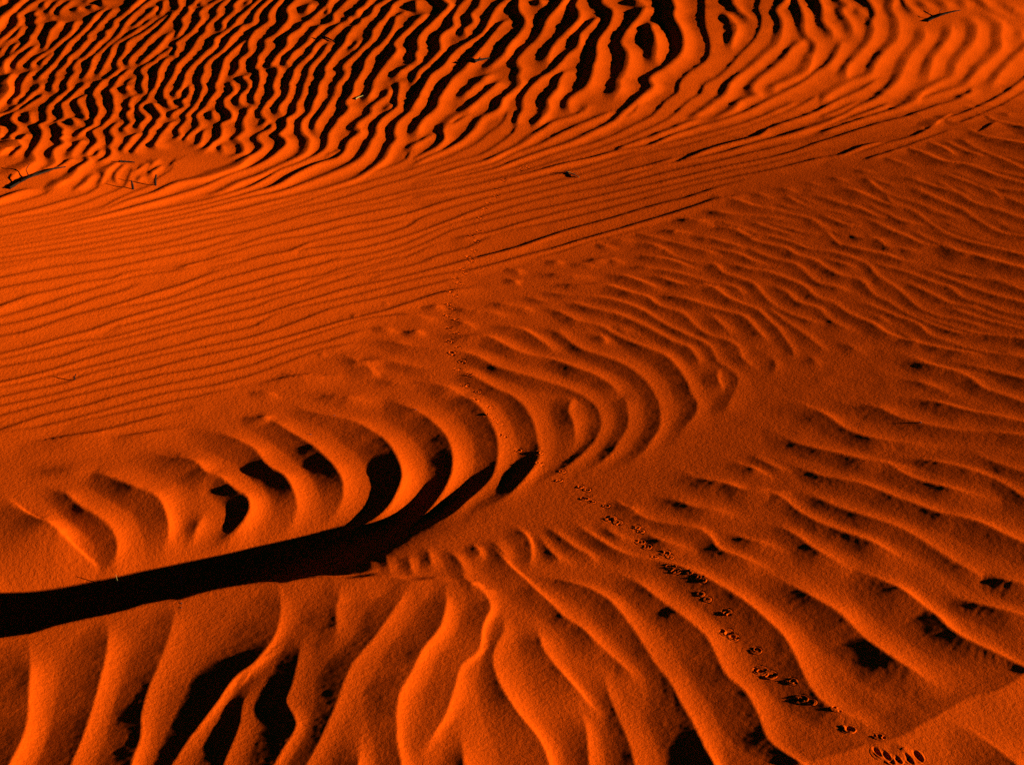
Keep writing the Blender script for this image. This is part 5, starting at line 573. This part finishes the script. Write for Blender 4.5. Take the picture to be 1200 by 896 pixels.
KIND = {  # height/spacing, lee share, lee exponent, sun share, sun exponent, widest spacing (m)
 'top':  (0.122, 0.52, 1.5, 0.60, 1.8, 0.20),
 'mid2': (0.100, 0.40, 1.5, 0.70, 1.7, 0.20),
 'mid':  (0.105, 0.22, 1.2, 0.95, 1.4, 0.16),
 'mid3': (0.075, 0.26, 1.2, 0.90, 1.4, 0.16),
 'sw':   (0.060, 0.56, 1.25, 0.62, 2.3, 0.26),
 'rip':  (0.060, 0.68, 1.3, 0.36, 2.4, 0.19),
 'rip2': (0.060, 0.66, 1.3, 0.42, 2.4, 0.19),
 'rips': (0.060, 0.60, 1.3, 0.50, 2.3, 0.08),
 'tiny': (0.085, 0.60, 1.3, 0.55, 2.2, 0.08),
 'fgr':  (0.060, 0.68, 1.3, 0.42, 2.4, 0.20),
 'fg':   (0.062, 0.68, 1.3, 0.48, 2.4, 0.20),
}
def parse():
    out = []
    for line in CRESTS.strip().splitlines():
        w = line.split()
        d = np.array([[int(c) for c in p.split(',')] for p in w[2:]], float)
        out.append((w[0], int(w[1]), np.cumsum(d, 0) / 1000.0))
    return out
def resample(P, step):
    L = np.r_[0, np.cumsum(np.linalg.norm(np.diff(P, axis=0), axis=1))]
    n = max(3, int(L[-1] / step) + 1)
    t = np.linspace(0, L[-1], n)
    return np.c_[np.interp(t, L, P[:, 0]), np.interp(t, L, P[:, 1])], t
def smooth1(a, k):
    k = max(1, int(k))
    return np.convolve(np.pad(a, k, mode='edge'), np.ones(2 * k + 1) / (2 * k + 1), mode='valid')
chains = []
for kind, flag, P in parse():
    base_d = float(np.hypot(P[:, 0], P[:, 1] ).mean())
    P, t = resample(P, 0.010 + 0.0022 * base_d)
    T = np.gradient(P, axis=0); T /= np.linalg.norm(T, axis=1)[:, None] + 1e-9
    N = np.c_[-T[:, 1], T[:, 0]]
    sg = 1.0 if (N @ SUN).sum() > 0 else -1.0
    chains.append(dict(kind=kind, flag=flag, P=P, t=t, N=N * sg, sg=sg))
ALL = np.vstack([c['P'] for c in chains]); OWN = np.concatenate([[i] * len(c['P']) for i, c in enumerate(chains)])
for i, c in enumerate(chains):
    if c['kind'].startswith('brink'): continue
    kk = KIND[c['kind']]; cap = kk[5]
    m = OWN != i
    Q = ALL[m]
    lo = c['P'].min(0) - cap; hi = c['P'].max(0) + cap
    Q = Q[((Q > lo) & (Q < hi)).all(1)]
    n = len(c['P'])
    dS = np.full(n, cap); dL = np.full(n, cap)
    if len(Q):
        for j in range(n):
            r = Q - c['P'][j]; d = np.hypot(r[:, 0], r[:, 1]); pr = r @ c['N'][j]
            s = pr[(pr > 0.75 * d) & (d > 0.012)]
            l = -pr[(pr < -0.75 * d) & (d > 0.012)]
            if len(s): dS[j] = min(cap, s.min())
            if len(l): dL[j] = min(cap, l.min())
    # spacing varies slowly along a crest
    k = max(1, n // 14)
    c['dS'] = np.maximum(0.02, smooth1(dS, k)); c['dL'] = np.maximum(0.02, smooth1(dL, k))

def raster(H, P, A, wS, wL, eS, eL, sg, rl=1.0):
    for j in range(len(P) - 1):
        p, q = P[j], P[j + 1]
        w = max(wS[j], wL[j], wS[j + 1], wL[j + 1])
        y0, y1 = min(p[1], q[1]) - w, max(p[1], q[1]) + w
        r0, r1 = np.searchsorted(YS, y0), np.searchsorted(YS, y1)
        if r1 <= r0: continue
        x0, x1 = min(p[0], q[0]) - w, max(p[0], q[0]) + w
        ka = min(x0 / DS[r0], x0 / DS[r1 - 1]); kb = max(x1 / DS[r0], x1 / DS[r1 - 1])
        c0, c1 = np.searchsorted(KS, ka), np.searchsorted(KS, kb)
        if c1 <= c0: continue
        X = GX[r0:r1, c0:c1]; Y = GY[r0:r1, c0:c1]
        e = q - p; L2 = e @ e + 1e-12
        t = np.clip(((X - p[0]) * e[0] + (Y - p[1]) * e[1]) / L2, 0, 1)
        dx = X - (p[0] + t * e[0]); dy = Y - (p[1] + t * e[1])
        d = np.hypot(dx, dy)
        side = (e[0] * dy - e[1] * dx) * sg > 0            # True on the sun side
        a = A[j] * (1 - t) + A[j + 1] * t
        ws = wS[j] * (1 - t) + wS[j + 1] * t; wl = wL[j] * (1 - t) + wL[j + 1] * t
        q = np.clip(d / np.where(side, ws, wl), 0, 1)
        h = a * np.where(side, (1 - q) ** eS, (1 - q ** rl) ** eL)
        np.maximum(H[r0:r1, c0:c1], h, out=H[r0:r1, c0:c1])

RIP = np.zeros((NR, NC)); BR = np.zeros((NR, NC))
rng = np.random.default_rng(7)
for c in chains:
    P, t = c['P'], c['t']; n = len(P); L = t[-1]
    if c['kind'].startswith('brink'):
        x = P[:, 0]
        if c['kind'] == 'brink':
            A = np.full(n, 0.010); wL = np.full(n, 0.03); wS = 0.06 + 0.25 * sstep(-0.2, -0.9, x)
            A = A * sstep(0.02, -0.10, x)
        else:
            A = np.full(n, 0.016) * sstep(0.26, 0.50, x); wL = np.full(n, 0.36); wS = np.full(n, 0.36)
        raster(BR, P, A, wS, wL, *((1.3, 1.0) if c['kind'] == 'brink' else (2.4, 2.4)), c['sg'])
        continue
    r, fl, el, fs, es, cap = KIND[c['kind']]
    x, y = P[:, 0], P[:, 1]
    if c['kind'] == 'sw': r = 0.054 + 0.110 * sstep(3.25, 2.74, y) * (1 - 0.50 * sstep(-0.62, -0.85, x))
    if c['kind'] == 'top': r = r * (1 - 0.10 * sstep(-1.6, -0.2, x)) * (1 - 0.30 * sstep(0.2, 2.2, x))
    D = 0.5 * (c['dS'] + c['dL'])
    D = smooth1(D, max(1, n // 16))
    A = r * np.minimum(D, {'rip': .105, 'rip2': .12, 'mid': .08, 'mid3': .08, 'fg': .14, 'fgr': .13}.get(c['kind'], 1.0)) * (1 + 0.16 * np.interp(t, np.linspace(0, L, 12), rng.normal(size=12)))
    if c['kind'] == 'mid': A = A * (1 - 0.15 * sstep(0.2, 1.4, x))
    if c['kind'] == 'mid2': A = A * (1 - 0.35 * sstep(0.8, 1.8, x))
    wL = np.maximum(0.010, fl * c['dL'])
    if c['kind'] != 'top':
        # lee faces stay close to the grazing angle of the light, whatever the swell under them does
        g = (macro(x + 0.02 * SUN[0], y + 0.02 * SUN[1]) - macro(x - 0.02 * SUN[0], y - 0.02 * SUN[1])) / 0.04
        face = np.maximum(0.45, c['N'] @ SUN)
        deg = {'sw': 7.3 - 1.6 * sstep(-0.50, -0.75, x) + 10.0 * sstep(3.22, 2.78, y) * (1 - 0.85 * sstep(-0.50, -0.74, x)), 'mid': 13.5, 'mid2': 15.0, 'mid3': 9.5, 'tiny': 8.5}.get(c['kind'], 7.0)
        if c['kind'][:2] == 'fg':
            deg = deg + 3.6 * np.exp(-(((x + 0.52) / 0.20) ** 2 + ((y - 2.10) / 0.22) ** 2)) + 0.0 * np.exp(-(((x - 0.78) / 0.22) ** 2 + ((y - 2.42) / 0.16) ** 2))
        lim = (np.tan(np.radians(deg)) - smooth1(g, max(1, n // 10))) / face * np.minimum(wL, smooth1(wL, max(1, n // 10))) / el
        lim = smooth1(lim, 2)
        A = np.clip(np.minimum(1.45 * A, lim), 0.012 * D, 0.16 * D)
        A = np.minimum(A, 1.04 * smooth1(A, max(2, n // 9)))
    def taper(A, e, s):
        k = 2.6 if c['kind'] == 'sw' and P[e, 1] < min(3.35, P[-1 - e, 1]) and P[e, 0] > -0.66 else 1.0
        return A * (0.06 + 0.94 * sstep(0, min(0.45 * L, tl * k), s))
    tl = min(0.45 * L, 1.0 * D.mean())
    if not c['flag'] & 1: A = taper(A, 0, t)
    if not c['flag'] & 2: A = taper(A, -1, L - t)
    raster(RIP, P, A, np.maximum(.012, fs * c['dS']), wL, es, el, c['sg'], {'top': 1.8}.get(c['kind'], 1.0))

def blur(Z, n):
    for _ in range(n):
        Z = 0.25 * (np.pad(Z, ((1, 0), (0, 0)), mode='edge')[:-1] + 2 * Z + np.pad(Z, ((0, 1), (0, 0)), mode='edge')[1:])
        Z = 0.25 * (np.pad(Z, ((0, 0), (1, 0)), mode='edge')[:, :-1] + 2 * Z + np.pad(Z, ((0, 0), (0, 1)), mode='edge')[:, 1:])
    return Z
RIP = blur(RIP, 1); BR = blur(BR, 1)
fade = sstep(KS[0], KS[0] + 0.12, KS)[None, :] * sstep(KS[-1], KS[-1] - 0.12, KS)[None, :] * sstep(YS[0], YS[0] + 0.10, YS)[:, None] * sstep(YS[-1], YS[-1] - 1.8, YS)[:, None]
RIP *= fade; BR *= fade                                  # the worked relief dies out well outside the picture
def lattice(X, Y, cell, seed, ax=1.0):
    """smooth random relief with the given cell size (m)"""
    r = np.random.default_rng(seed).normal(size=(257, 257))
    fx = X / (cell * ax); fy = Y / cell
    ix = np.floor(fx).astype(int); iy = np.floor(fy).astype(int)
    tx = fx - ix; ty = fy - iy
    tx = tx * tx * (3 - 2 * tx); ty = ty * ty * (3 - 2 * ty)
    g = lambda a, b: r[b % 257, a % 257]
    return (g(ix, iy) * (1 - tx) + g(ix + 1, iy) * tx) * (1 - ty) + (g(ix, iy + 1) * (1 - tx) + g(ix + 1, iy + 1) * tx) * ty
NZ = 0.00022 * lattice(GX, GY, 0.055, 3) + 0.00009 * lattice(GX, GY, 0.023, 4) + 0.00005 * lattice(GX, GY, 0.009, 5)
NZ = NZ + sstep(5.2, 6.5, GY) * (0.0006 * lattice(GX, GY, 0.030, 6, 1.8) + 0.0007 * lattice(GX, GY, 0.075, 8, 1.5))
H = macro(GX, GY) + RIP + BR + NZ


def ground(x, y, Z=None):
    """height of the sand at (x, y), bilinear on the grid"""
    Z = H if Z is None else Z
    x = np.asarray(x, float); y = np.asarray(y, float)
    fr = np.interp(y, YS, np.arange(NR)); D = y * cp + CAM_H * sp
    fc = np.interp(x / D, KS, np.arange(NC))
    r = np.clip(fr.astype(int), 0, NR - 2); c = np.clip(fc.astype(int), 0, NC - 2)
    a = fr - r; b_ = fc - c
    return (Z[r, c] * (1 - b_) + Z[r, c + 1] * b_) * (1 - a) + (Z[r + 1, c] * (1 - b_) + Z[r + 1, c + 1] * b_) * a
marks = []
for line in PRINTS.strip().splitlines():
    a, b_, k = line.split(',')
    marks.append((int(a) / 1000, int(b_) / 1000, k))
RAD = {'s': 0.010, 'm': 0.0125, 'b': 0.016, 'c': 0.024}
H0 = H.copy()
for mx, my, k in marks:                                   # the sand sinks under every footprint
    R = RAD[k] * 0.80
    r0, r1 = np.searchsorted(YS, my - R), np.searchsorted(YS, my + R) + 1
    X, Y = GX[r0:r1], GY[r0:r1]
    q = np.clip(1 - ((X - mx) ** 2 + (Y - my) ** 2) / R ** 2, 0, 1)
    H[r0:r1] -= (0.006 if k in 'sm' else 0.010) * q ** 0.7
# ------------------------------------------------------------------ helpers
scene = bpy.context.scene
def link(o): scene.collection.objects.link(o); return o
def grid_mesh(name, X, Y, Z):
    nr, nc = X.shape
    co = np.stack([X, Y, Z], -1).reshape(-1, 3).astype(np.float32)
    i = np.arange(nr * nc).reshape(nr, nc)
    f = np.stack([i[:-1, :-1], i[:-1, 1:], i[1:, 1:], i[1:, :-1]], -1).reshape(-1, 4).astype(np.int32)
    me = bpy.data.meshes.new(name)
    me.vertices.add(len(co)); me.vertices.foreach_set('co', co.ravel())
    me.loops.add(f.size); me.loops.foreach_set('vertex_index', f.ravel())
    me.polygons.add(len(f)); me.polygons.foreach_set('loop_start', np.arange(0, f.size, 4, dtype=np.int32))
    me.polygons.foreach_set('use_smooth', np.ones(len(f), bool))
    me.update(); me.validate()
    return me
def sand_material():
    m = bpy.data.materials.new('red_sand'); m.use_nodes = True
    nt = m.node_tree; b = nt.nodes['Principled BSDF']
    b.inputs['Roughness'].default_value = 1.0; b.inputs['Specular IOR Level'].default_value = 0.0
    tc = nt.nodes.new('ShaderNodeTexCoord')
    n1 = nt.nodes.new('ShaderNodeTexNoise'); n1.inputs['Scale'].default_value = 110; n1.inputs['Detail'].default_value = 5; n1.inputs['Roughness'].default_value = 0.72
    n2 = nt.nodes.new('ShaderNodeTexNoise'); n2.inputs['Scale'].default_value = 3.0; n2.inputs['Detail'].default_value = 4
    nt.links.new(tc.outputs['Object'], n1.inputs['Vector']); nt.links.new(tc.outputs['Object'], n2.inputs['Vector'])
    cr = nt.nodes.new('ShaderNodeMix'); cr.data_type = 'RGBA'
    cr.inputs['A'].default_value = (0.50, 0.054, 0.0012, 1); cr.inputs['B'].default_value = (0.56, 0.062, 0.0014, 1)
    nt.links.new(n2.outputs['Fac'], cr.inputs['Factor']); nt.links.new(cr.outputs['Result'], b.inputs['Base Color'])
    bp = nt.nodes.new('ShaderNodeBump'); bp.inputs['Strength'].default_value = 1.0; bp.inputs['Distance'].default_value = 0.0023
    nt.links.new(n1.outputs['Fac'], bp.inputs['Height']); nt.links.new(bp.outputs['Normal'], b.inputs['Normal'])
    return m
SAND = sand_material()
# the traced sand, then rings of the same sheet out to the horizon
me = grid_mesh('dune_sand', GX, GY, H)
bm = bmesh.new(); bm.from_mesh(me); bm.verts.ensure_lookup_table()
loop = [(0, c) for c in range(0, NC)] + [(r, NC - 1) for r in range(1, NR)] + [(NR - 1, c) for c in range(NC - 2, -1, -1)] + [(r, 0) for r in range(NR - 2, 0, -1)]
prev = [bm.verts[r * NC + c] for r, c in loop]
rim = np.array([v.co[:] for v in prev]); cen = np.array([0, 4.0, 0])
for s in (1.06, 1.25, 1.8, 4.0, 15.0, 80.0, 500.0):
    q = cen + (rim - cen) * s
    q[:, 2] = rim[:, 2] * max(0.0, 1 - (s - 1) / 2.0) - 0.02 * min(1, s - 1)
    cur = [bm.verts.new(p) for p in q]
    for k in range(len(cur)):
        k2 = (k + 1) % len(cur)
        f = bm.faces.new((prev[k2], prev[k], cur[k], cur[k2])); f.smooth = True
    prev = cur
bm.to_mesh(me); bm.free()
me.materials.append(SAND)
dune = link(bpy.data.objects.new('sand_dune', me)); dune['kind'] = 'structure'

# ------------------------------------------------------------------ things on the sand
def plain(name, col, rough=0.8):
    m = bpy.data.materials.new(name); m.use_nodes = True
    nt = m.node_tree; b = nt.nodes['Principled BSDF']; b.inputs['Roughness'].default_value = rough
    b.inputs['Specular IOR Level'].default_value = 0.0
    tc = nt.nodes.new('ShaderNodeTexCoord'); n = nt.nodes.new('ShaderNodeTexNoise'); n.inputs['Scale'].default_value = 140
    mx = nt.nodes.new('ShaderNodeMix'); mx.data_type = 'RGBA'
    mx.inputs['A'].default_value = (*[c * 0.6 for c in col], 1); mx.inputs['B'].default_value = (*[c * 1.3 for c in col], 1)
    nt.links.new(tc.outputs['Object'], n.inputs['Vector']); nt.links.new(n.outputs['Fac'], mx.inputs['Factor'])
    nt.links.new(mx.outputs['Result'], b.inputs['Base Color'])
    bp = nt.nodes.new('ShaderNodeBump'); bp.inputs['Strength'].default_value = 0.6; bp.inputs['Distance'].default_value = 0.001
    nt.links.new(n.outputs['Fac'], bp.inputs['Height']); nt.links.new(bp.outputs['Normal'], b.inputs['Normal'])
    return m
BARK = plain('weathered_bark', (0.018, 0.010, 0.006)); STRAW = plain('dry_straw', (0.22, 0.15, 0.04)); STONE = plain('dark_grit', (0.07, 0.035, 0.025))
def tag(o, label, cat, group=None):
    o['label'] = label; o['category'] = cat
    if group: o['group'] = group
def tube(bm, pts, r0, r1, n=7):
    """a bent, tapering, slightly knobbly stem through the points"""
    pts = [Vector(p) for p in pts]; P = []
    for i in range(len(pts) - 1):
        for k in range(4): P.append(pts[i].lerp(pts[i + 1], k / 4))
    P.append(pts[-1]); rings = []
    rr = random.Random(len(P) * 17 + int(abs(pts[0].x) * 1000))
    for i, p in enumerate(P):
        d = (P[min(i + 1, len(P) - 1)] - P[max(i - 1, 0)]).normalized()
        a = d.orthogonal().normalized(); b = d.cross(a); t = i / (len(P) - 1)
        r = (r0 * (1 - t) + r1 * t) * rr.uniform(0.85, 1.18)
        rings.append([bm.verts.new(p + a * r * math.cos(6.2832 * k / n) + b * r * math.sin(6.2832 * k / n)) for k in range(n)])
    for i in range(len(rings) - 1):
        for k in range(n):
            f = bm.faces.new((rings[i][k], rings[i][(k + 1) % n], rings[i + 1][(k + 1) % n], rings[i + 1][k])); f.smooth = True
    bm.faces.new(rings[0][::-1]); bm.faces.new(rings[-1])
def obj(name, bm, mat, parent=None, loc=(0, 0, 0)):
    me = bpy.data.meshes.new(name); bm.to_mesh(me); bm.free(); me.materials.append(mat)
    o = link(bpy.data.objects.new(name, me)); o.location = loc
    if parent: o.parent = parent
    return o
def empty(name, loc):
    o = link(bpy.data.objects.new(name, None)); o.location = loc; o.empty_display_size = 0.05; return o
def at(k, up=0.0):
    x, y = SPOTS[k]; return Vector((x, y, float(ground(x, y)) + up))
rnd = random.Random(11)
def lying(name, a, b, r, label, cat, mat, lift=0.6, side=0.06, forks=1, group=None):
    """a bent stick lying on the ripples from spot a to spot b, with side twigs"""
    A, B = at(a), at(b); L = (B - A).length; d = (B - A).normalized(); sidev = Vector((-d.y, d.x, 0))
    root = empty(name, A); tag(root, label, cat, group)
    pts = []
    for k in range(6):
        t = k / 5; p = A.lerp(B, t) + sidev * L * side * math.sin(3.1 * t + 0.4) * rnd.uniform(0.7, 1.3)
        top = max(float(ground(p.x + dx * r, p.y + dy * r)) for dx in (-1, 0, 1) for dy in (-1, 0, 1))
        p.z = top + r * lift + (0.012 * L * math.sin(3.14 * t)); pts.append(p - A)
    bm = bmesh.new(); tube(bm, pts, r, r * 0.45); obj('stem', bm, mat, root)
    for q in range(forks):
        s = pts[1 + q % 4]; sg = 1 if q % 2 else -1
        e1 = s + d * L * 0.10 + sidev * sg * L * 0.09 + Vector((0, 0, 0.05 * L)); e2 = e1 + d * L * 0.12 + sidev * sg * L * 0.03 + Vector((0, 0, 0.03 * L))
        bm = bmesh.new(); tube(bm, [s, e1, e2], r * 0.5, r * 0.2, 5); obj('side_twig', bm, mat, root)
    return root
lying('branch', 'branch_a', 'branch_c', 0.0045, 'dark weathered branch lying in the dense ripples at the left edge', 'branch', BARK, forks=2, side=0.03)
lying('dry_stick', 'stick_a', 'stick_b', 0.0045, 'thin dark stick beside a pale bump, right of the weathered branch', 'stick', BARK, forks=1)
lying('dry_stick', 'tw_a', 'tw_b', 0.008, 'short dark stick across a lit crest of the far black ripples, top centre', 'stick', BARK, forks=2)
lying('dry_stick', 'tx_a', 'tx_b', 0.006, 'small dark stick bridging two narrow ripples in the upper left zebra field', 'stick', BARK, forks=0)
lying('dry_straw', 'straw_a', 'straw_b', 0.0035, 'single yellow straw lying in the black shadow between two far ripples', 'straw', STRAW, forks=0)
lying('broken_twig', 'bits_a', 'bits_b', 0.0035, 'pale broken twig beside a dark scrape on the fine straight ripples', 'twig', STRAW, forks=2)
lying('dead_branch', 'tuft', 'tuft_b', 0.005, 'forked dead branch with straw lying across the far ripples, top right', 'branch', BARK, forks=2, side=0.02)
def stalk(name, k, h, r, lean, label, mat):
    A = at(k); root = empty(name, A); tag(root, label, 'stalk')
    bm = bmesh.new(); tube(bm, [(0, 0, -0.01), (lean * 0.2, 0, h * 0.5), (lean, 0.003, h)], r, r * 0.4, 6); obj('stem', bm, mat, root)
    bm = bmesh.new(); tube(bm, [(lean * 0.15, 0, h * 0.4), (lean * 0.15 - 0.004, 0.002, h * 0.62)], r * 0.5, r * 0.2, 5); obj('side_shoot', bm, mat, root)
    return root
stalk('dry_stalk', 'stalk', 0.034, 0.0012, 0.002, 'upright straw stalk with lit tip in the black hollow, the right one of two', STRAW)
stalk('dry_stalk', 'stalk_b', 0.030, 0.0011, -0.004, 'upright thin stalk near the sunlit edge of the black hollow, the left one', STRAW)
stalk('wood_stub', 'stub', 0.016, 0.0025, 0.006, 'tiny upright stub on the fine straight ripples near the left edge', BARK)
stalk('wood_chip', 'chip', 0.040, 0.006, 0.006, 'small upright chip under the lumpy ripples, right of the dark stick', BARK)
stalk('wood_chip', 'chip_b', 0.032, 0.006, -0.004, 'small chip stuck in the sand below the thin dark stick', BARK)
def pebble(k, r, label, seed):
    A = at(k, -0.15 * r); bm = bmesh.new(); bmesh.ops.create_icosphere(bm, subdivisions=2, radius=r)
    q = random.Random(seed)
    for v in bm.verts: v.co *= q.uniform(0.8, 1.2); v.co.z *= 0.75
    o = obj('pebble', bm, STONE, None, A); tag(o, label, 'pebble', 'dark grit lying on the sand')
pebble('peb1', 0.0038, 'dark pebble on a lit ripple crest in the right half', 1)
pebble('peb2', 0.0026, 'dark grain below the longest crest left of the crescents', 2)
pebble('peb3', 0.0026, 'dark grain on the orange slope above the deep crescent shadows', 3)
pebble('peb4', 0.0026, 'dark grain on the crest that starts left of the trail', 4)
pebble('peb5', 0.0017, 'upper of two tiny grains just under the brink of the black hollow', 5)
pebble('peb6', 0.0017, 'lower of two tiny grains just under the brink of the black hollow', 6)

ONES = ['zeroth', 'first', 'second', 'third', 'fourth', 'fifth', 'sixth', 'seventh', 'eighth', 'ninth', 'tenth', 'eleventh', 'twelfth', 'thirteenth', 'fourteenth', 'fifteenth', 'sixteenth', 'seventeenth', 'eighteenth', 'nineteenth']
TENS = {2: ('twentieth', 'twenty'), 3: ('thirtieth', 'thirty'), 4: ('fortieth', 'forty'), 5: ('fiftieth', 'fifty'), 6: ('sixtieth', 'sixty'), 7: ('seventieth', 'seventy'), 8: ('eightieth', 'eighty')}
def ordinal(n):
    if n < 20: return ONES[n]
    return TENS[n // 10][0] if n % 10 == 0 else TENS[n // 10][1] + '-' + ONES[n % 10]
def footprint(mx, my, k, seed):
    """a patch of pressed sand: a few toe pits with a pushed-up rim, blended into the ripples"""
    R = RAD[k]; n = 44
    g = np.linspace(-R, R, n); U, V = np.meshgrid(g, g)
    rr = np.random.default_rng(seed)
    z = ground(mx + U, my + V, H0)
    npit = {'s': 2, 'm': 3, 'b': 3, 'c': 2}[k]; dep = {'s': .0019, 'm': .0025, 'b': .0036, 'c': .0042}[k]; sg = {'s': .0019, 'm': .0023, 'b': .0033, 'c': .0032}[k]
    a0 = rr.uniform(-0.5, 0.5) - 0.6
    for q in range(npit):
        off = (q - (npit - 1) / 2) * R * 0.62
        px, py = off * math.cos(a0) + rr.normal() * R * 0.10, off * math.sin(a0) + rr.normal() * R * 0.16
        s2 = sg * rr.uniform(0.8, 1.2); st = 2.6 if k == 'c' else rr.uniform(1.0, 1.5); ang = 1.9 if k == 'c' else rr.uniform(0, 3)
        du = (U - px) * math.cos(ang) + (V - py) * math.sin(ang); dv = -(U - px) * math.sin(ang) + (V - py) * math.cos(ang)
        e = (du / (s2 * st)) ** 2 + (dv / s2) ** 2
        z = z - dep * rr.uniform(0.8, 1.1) * np.exp(-0.5 * e ** 1.5) + dep * 0.17 * np.exp(-((np.sqrt(e) - 2.1) / 0.55) ** 2) * (0.5 + 0.9 * np.cos(np.arctan2(dv, du) + rr.uniform(1.5, 3.5)))
    d = np.sqrt(U ** 2 + V ** 2) / R
    edge = sstep(1.0, 0.80, d)
    z = z * edge + ground(mx + U, my + V, H0) * (1 - edge) + 0.0005 * edge - 0.0012 * sstep(0.90, 1.0, d)
    keep = d < 1.02
    z0 = float(ground(mx, my, H0))
    me = grid_mesh('footprint', U, V, z - z0)
    bm = bmesh.new(); bm.from_mesh(me); bm.verts.ensure_lookup_table()
    kf = keep.ravel(); bmesh.ops.delete(bm, geom=[v for v in bm.verts if not kf[v.index]], context='VERTS')
    bm.to_mesh(me); bm.free(); me.materials.append(SAND)
    o = link(bpy.data.objects.new('footprint', me)); o.location = (mx, my, z0)
    return o
GROUP = 'footprints of the small animal trail'
trail = sorted([m for m in marks if m[2] != 'c'], key=lambda m: m[1])
for i, (mx, my, k) in enumerate(trail):
    o = footprint(mx, my, k, 100 + i); n = ordinal(i + 1)
    size = {'s': 'faint tiny', 'm': 'small', 'b': 'deep dark'}[k]
    where = ('on the broad near ripples' if my < 2.75 else 'on the smooth sand below the crescents' if my < 3.12 else 'on the lit crescent crests' if my < 3.45 else
             'on the thin curved ripples' if my < 4.3 else 'on the fine straight ripples')
    tag(o, '%s footprint %s, %s up from the dark crease' % (size, where, n), 'footprint', GROUP)
for i, (mx, my, k) in enumerate(sorted([m for m in marks if m[2] == 'c'])):
    o = footprint(mx, my, k, 300 + i)
    tag(o, ['long double claw scrape just below the dark crease', 'second claw scrape below the dark crease, between the double scrape and the outer one', 'outermost claw scrape below the dark crease at the bottom edge'][i], 'footprint', GROUP)

# ------------------------------------------------------------------ camera, sun, sky
cam = bpy.data.cameras.new('camera'); cam.lens = 50; cam.sensor_width = 36; cam.clip_start = 0.05; cam.clip_end = 5000
co = link(bpy.data.objects.new('camera', cam)); co.location = (0, 0, CAM_H); co.rotation_euler = (math.pi / 2 - PITCH, 0, 0)
scene.camera = co
scene.cycles.use_denoising = False
sl = bpy.data.lights.new('sun', 'SUN'); sl.energy = 5.0; sl.angle = math.radians(0.5); sl.color = (1.0, 0.86, 0.62)
so = link(bpy.data.objects.new('sun', sl))
sd = Vector((math.cos(SUN_AZ) * math.cos(SUN_EL), math.sin(SUN_AZ) * math.cos(SUN_EL), math.sin(SUN_EL)))
so.rotation_euler = sd.to_track_quat('Z', 'Y').to_euler()
w = bpy.data.worlds.new('World'); scene.world = w; w.use_nodes = True
nt = w.node_tree; sk = nt.nodes.new('ShaderNodeTexSky'); sk.sky_type = 'NISHITA'; sk.sun_disc = False
sk.sun_elevation = SUN_EL; sk.sun_rotation = math.pi / 2 - SUN_AZ
sk.air_density = 0.3; sk.dust_density = 0.0; sk.ozone_density = 10.0
nt.links.new(sk.outputs['Color'], nt.nodes['Background'].inputs['Color']); nt.nodes['Background'].inputs['Strength'].default_value = 0.05
vw = scene.view_settings; scene.display_settings.display_device = 'sRGB'
vw.view_transform = 'Standard'; vw.look = 'None'; vw.gamma = 1.0; vw.exposure = 1.45; vw.use_curve_mapping = False
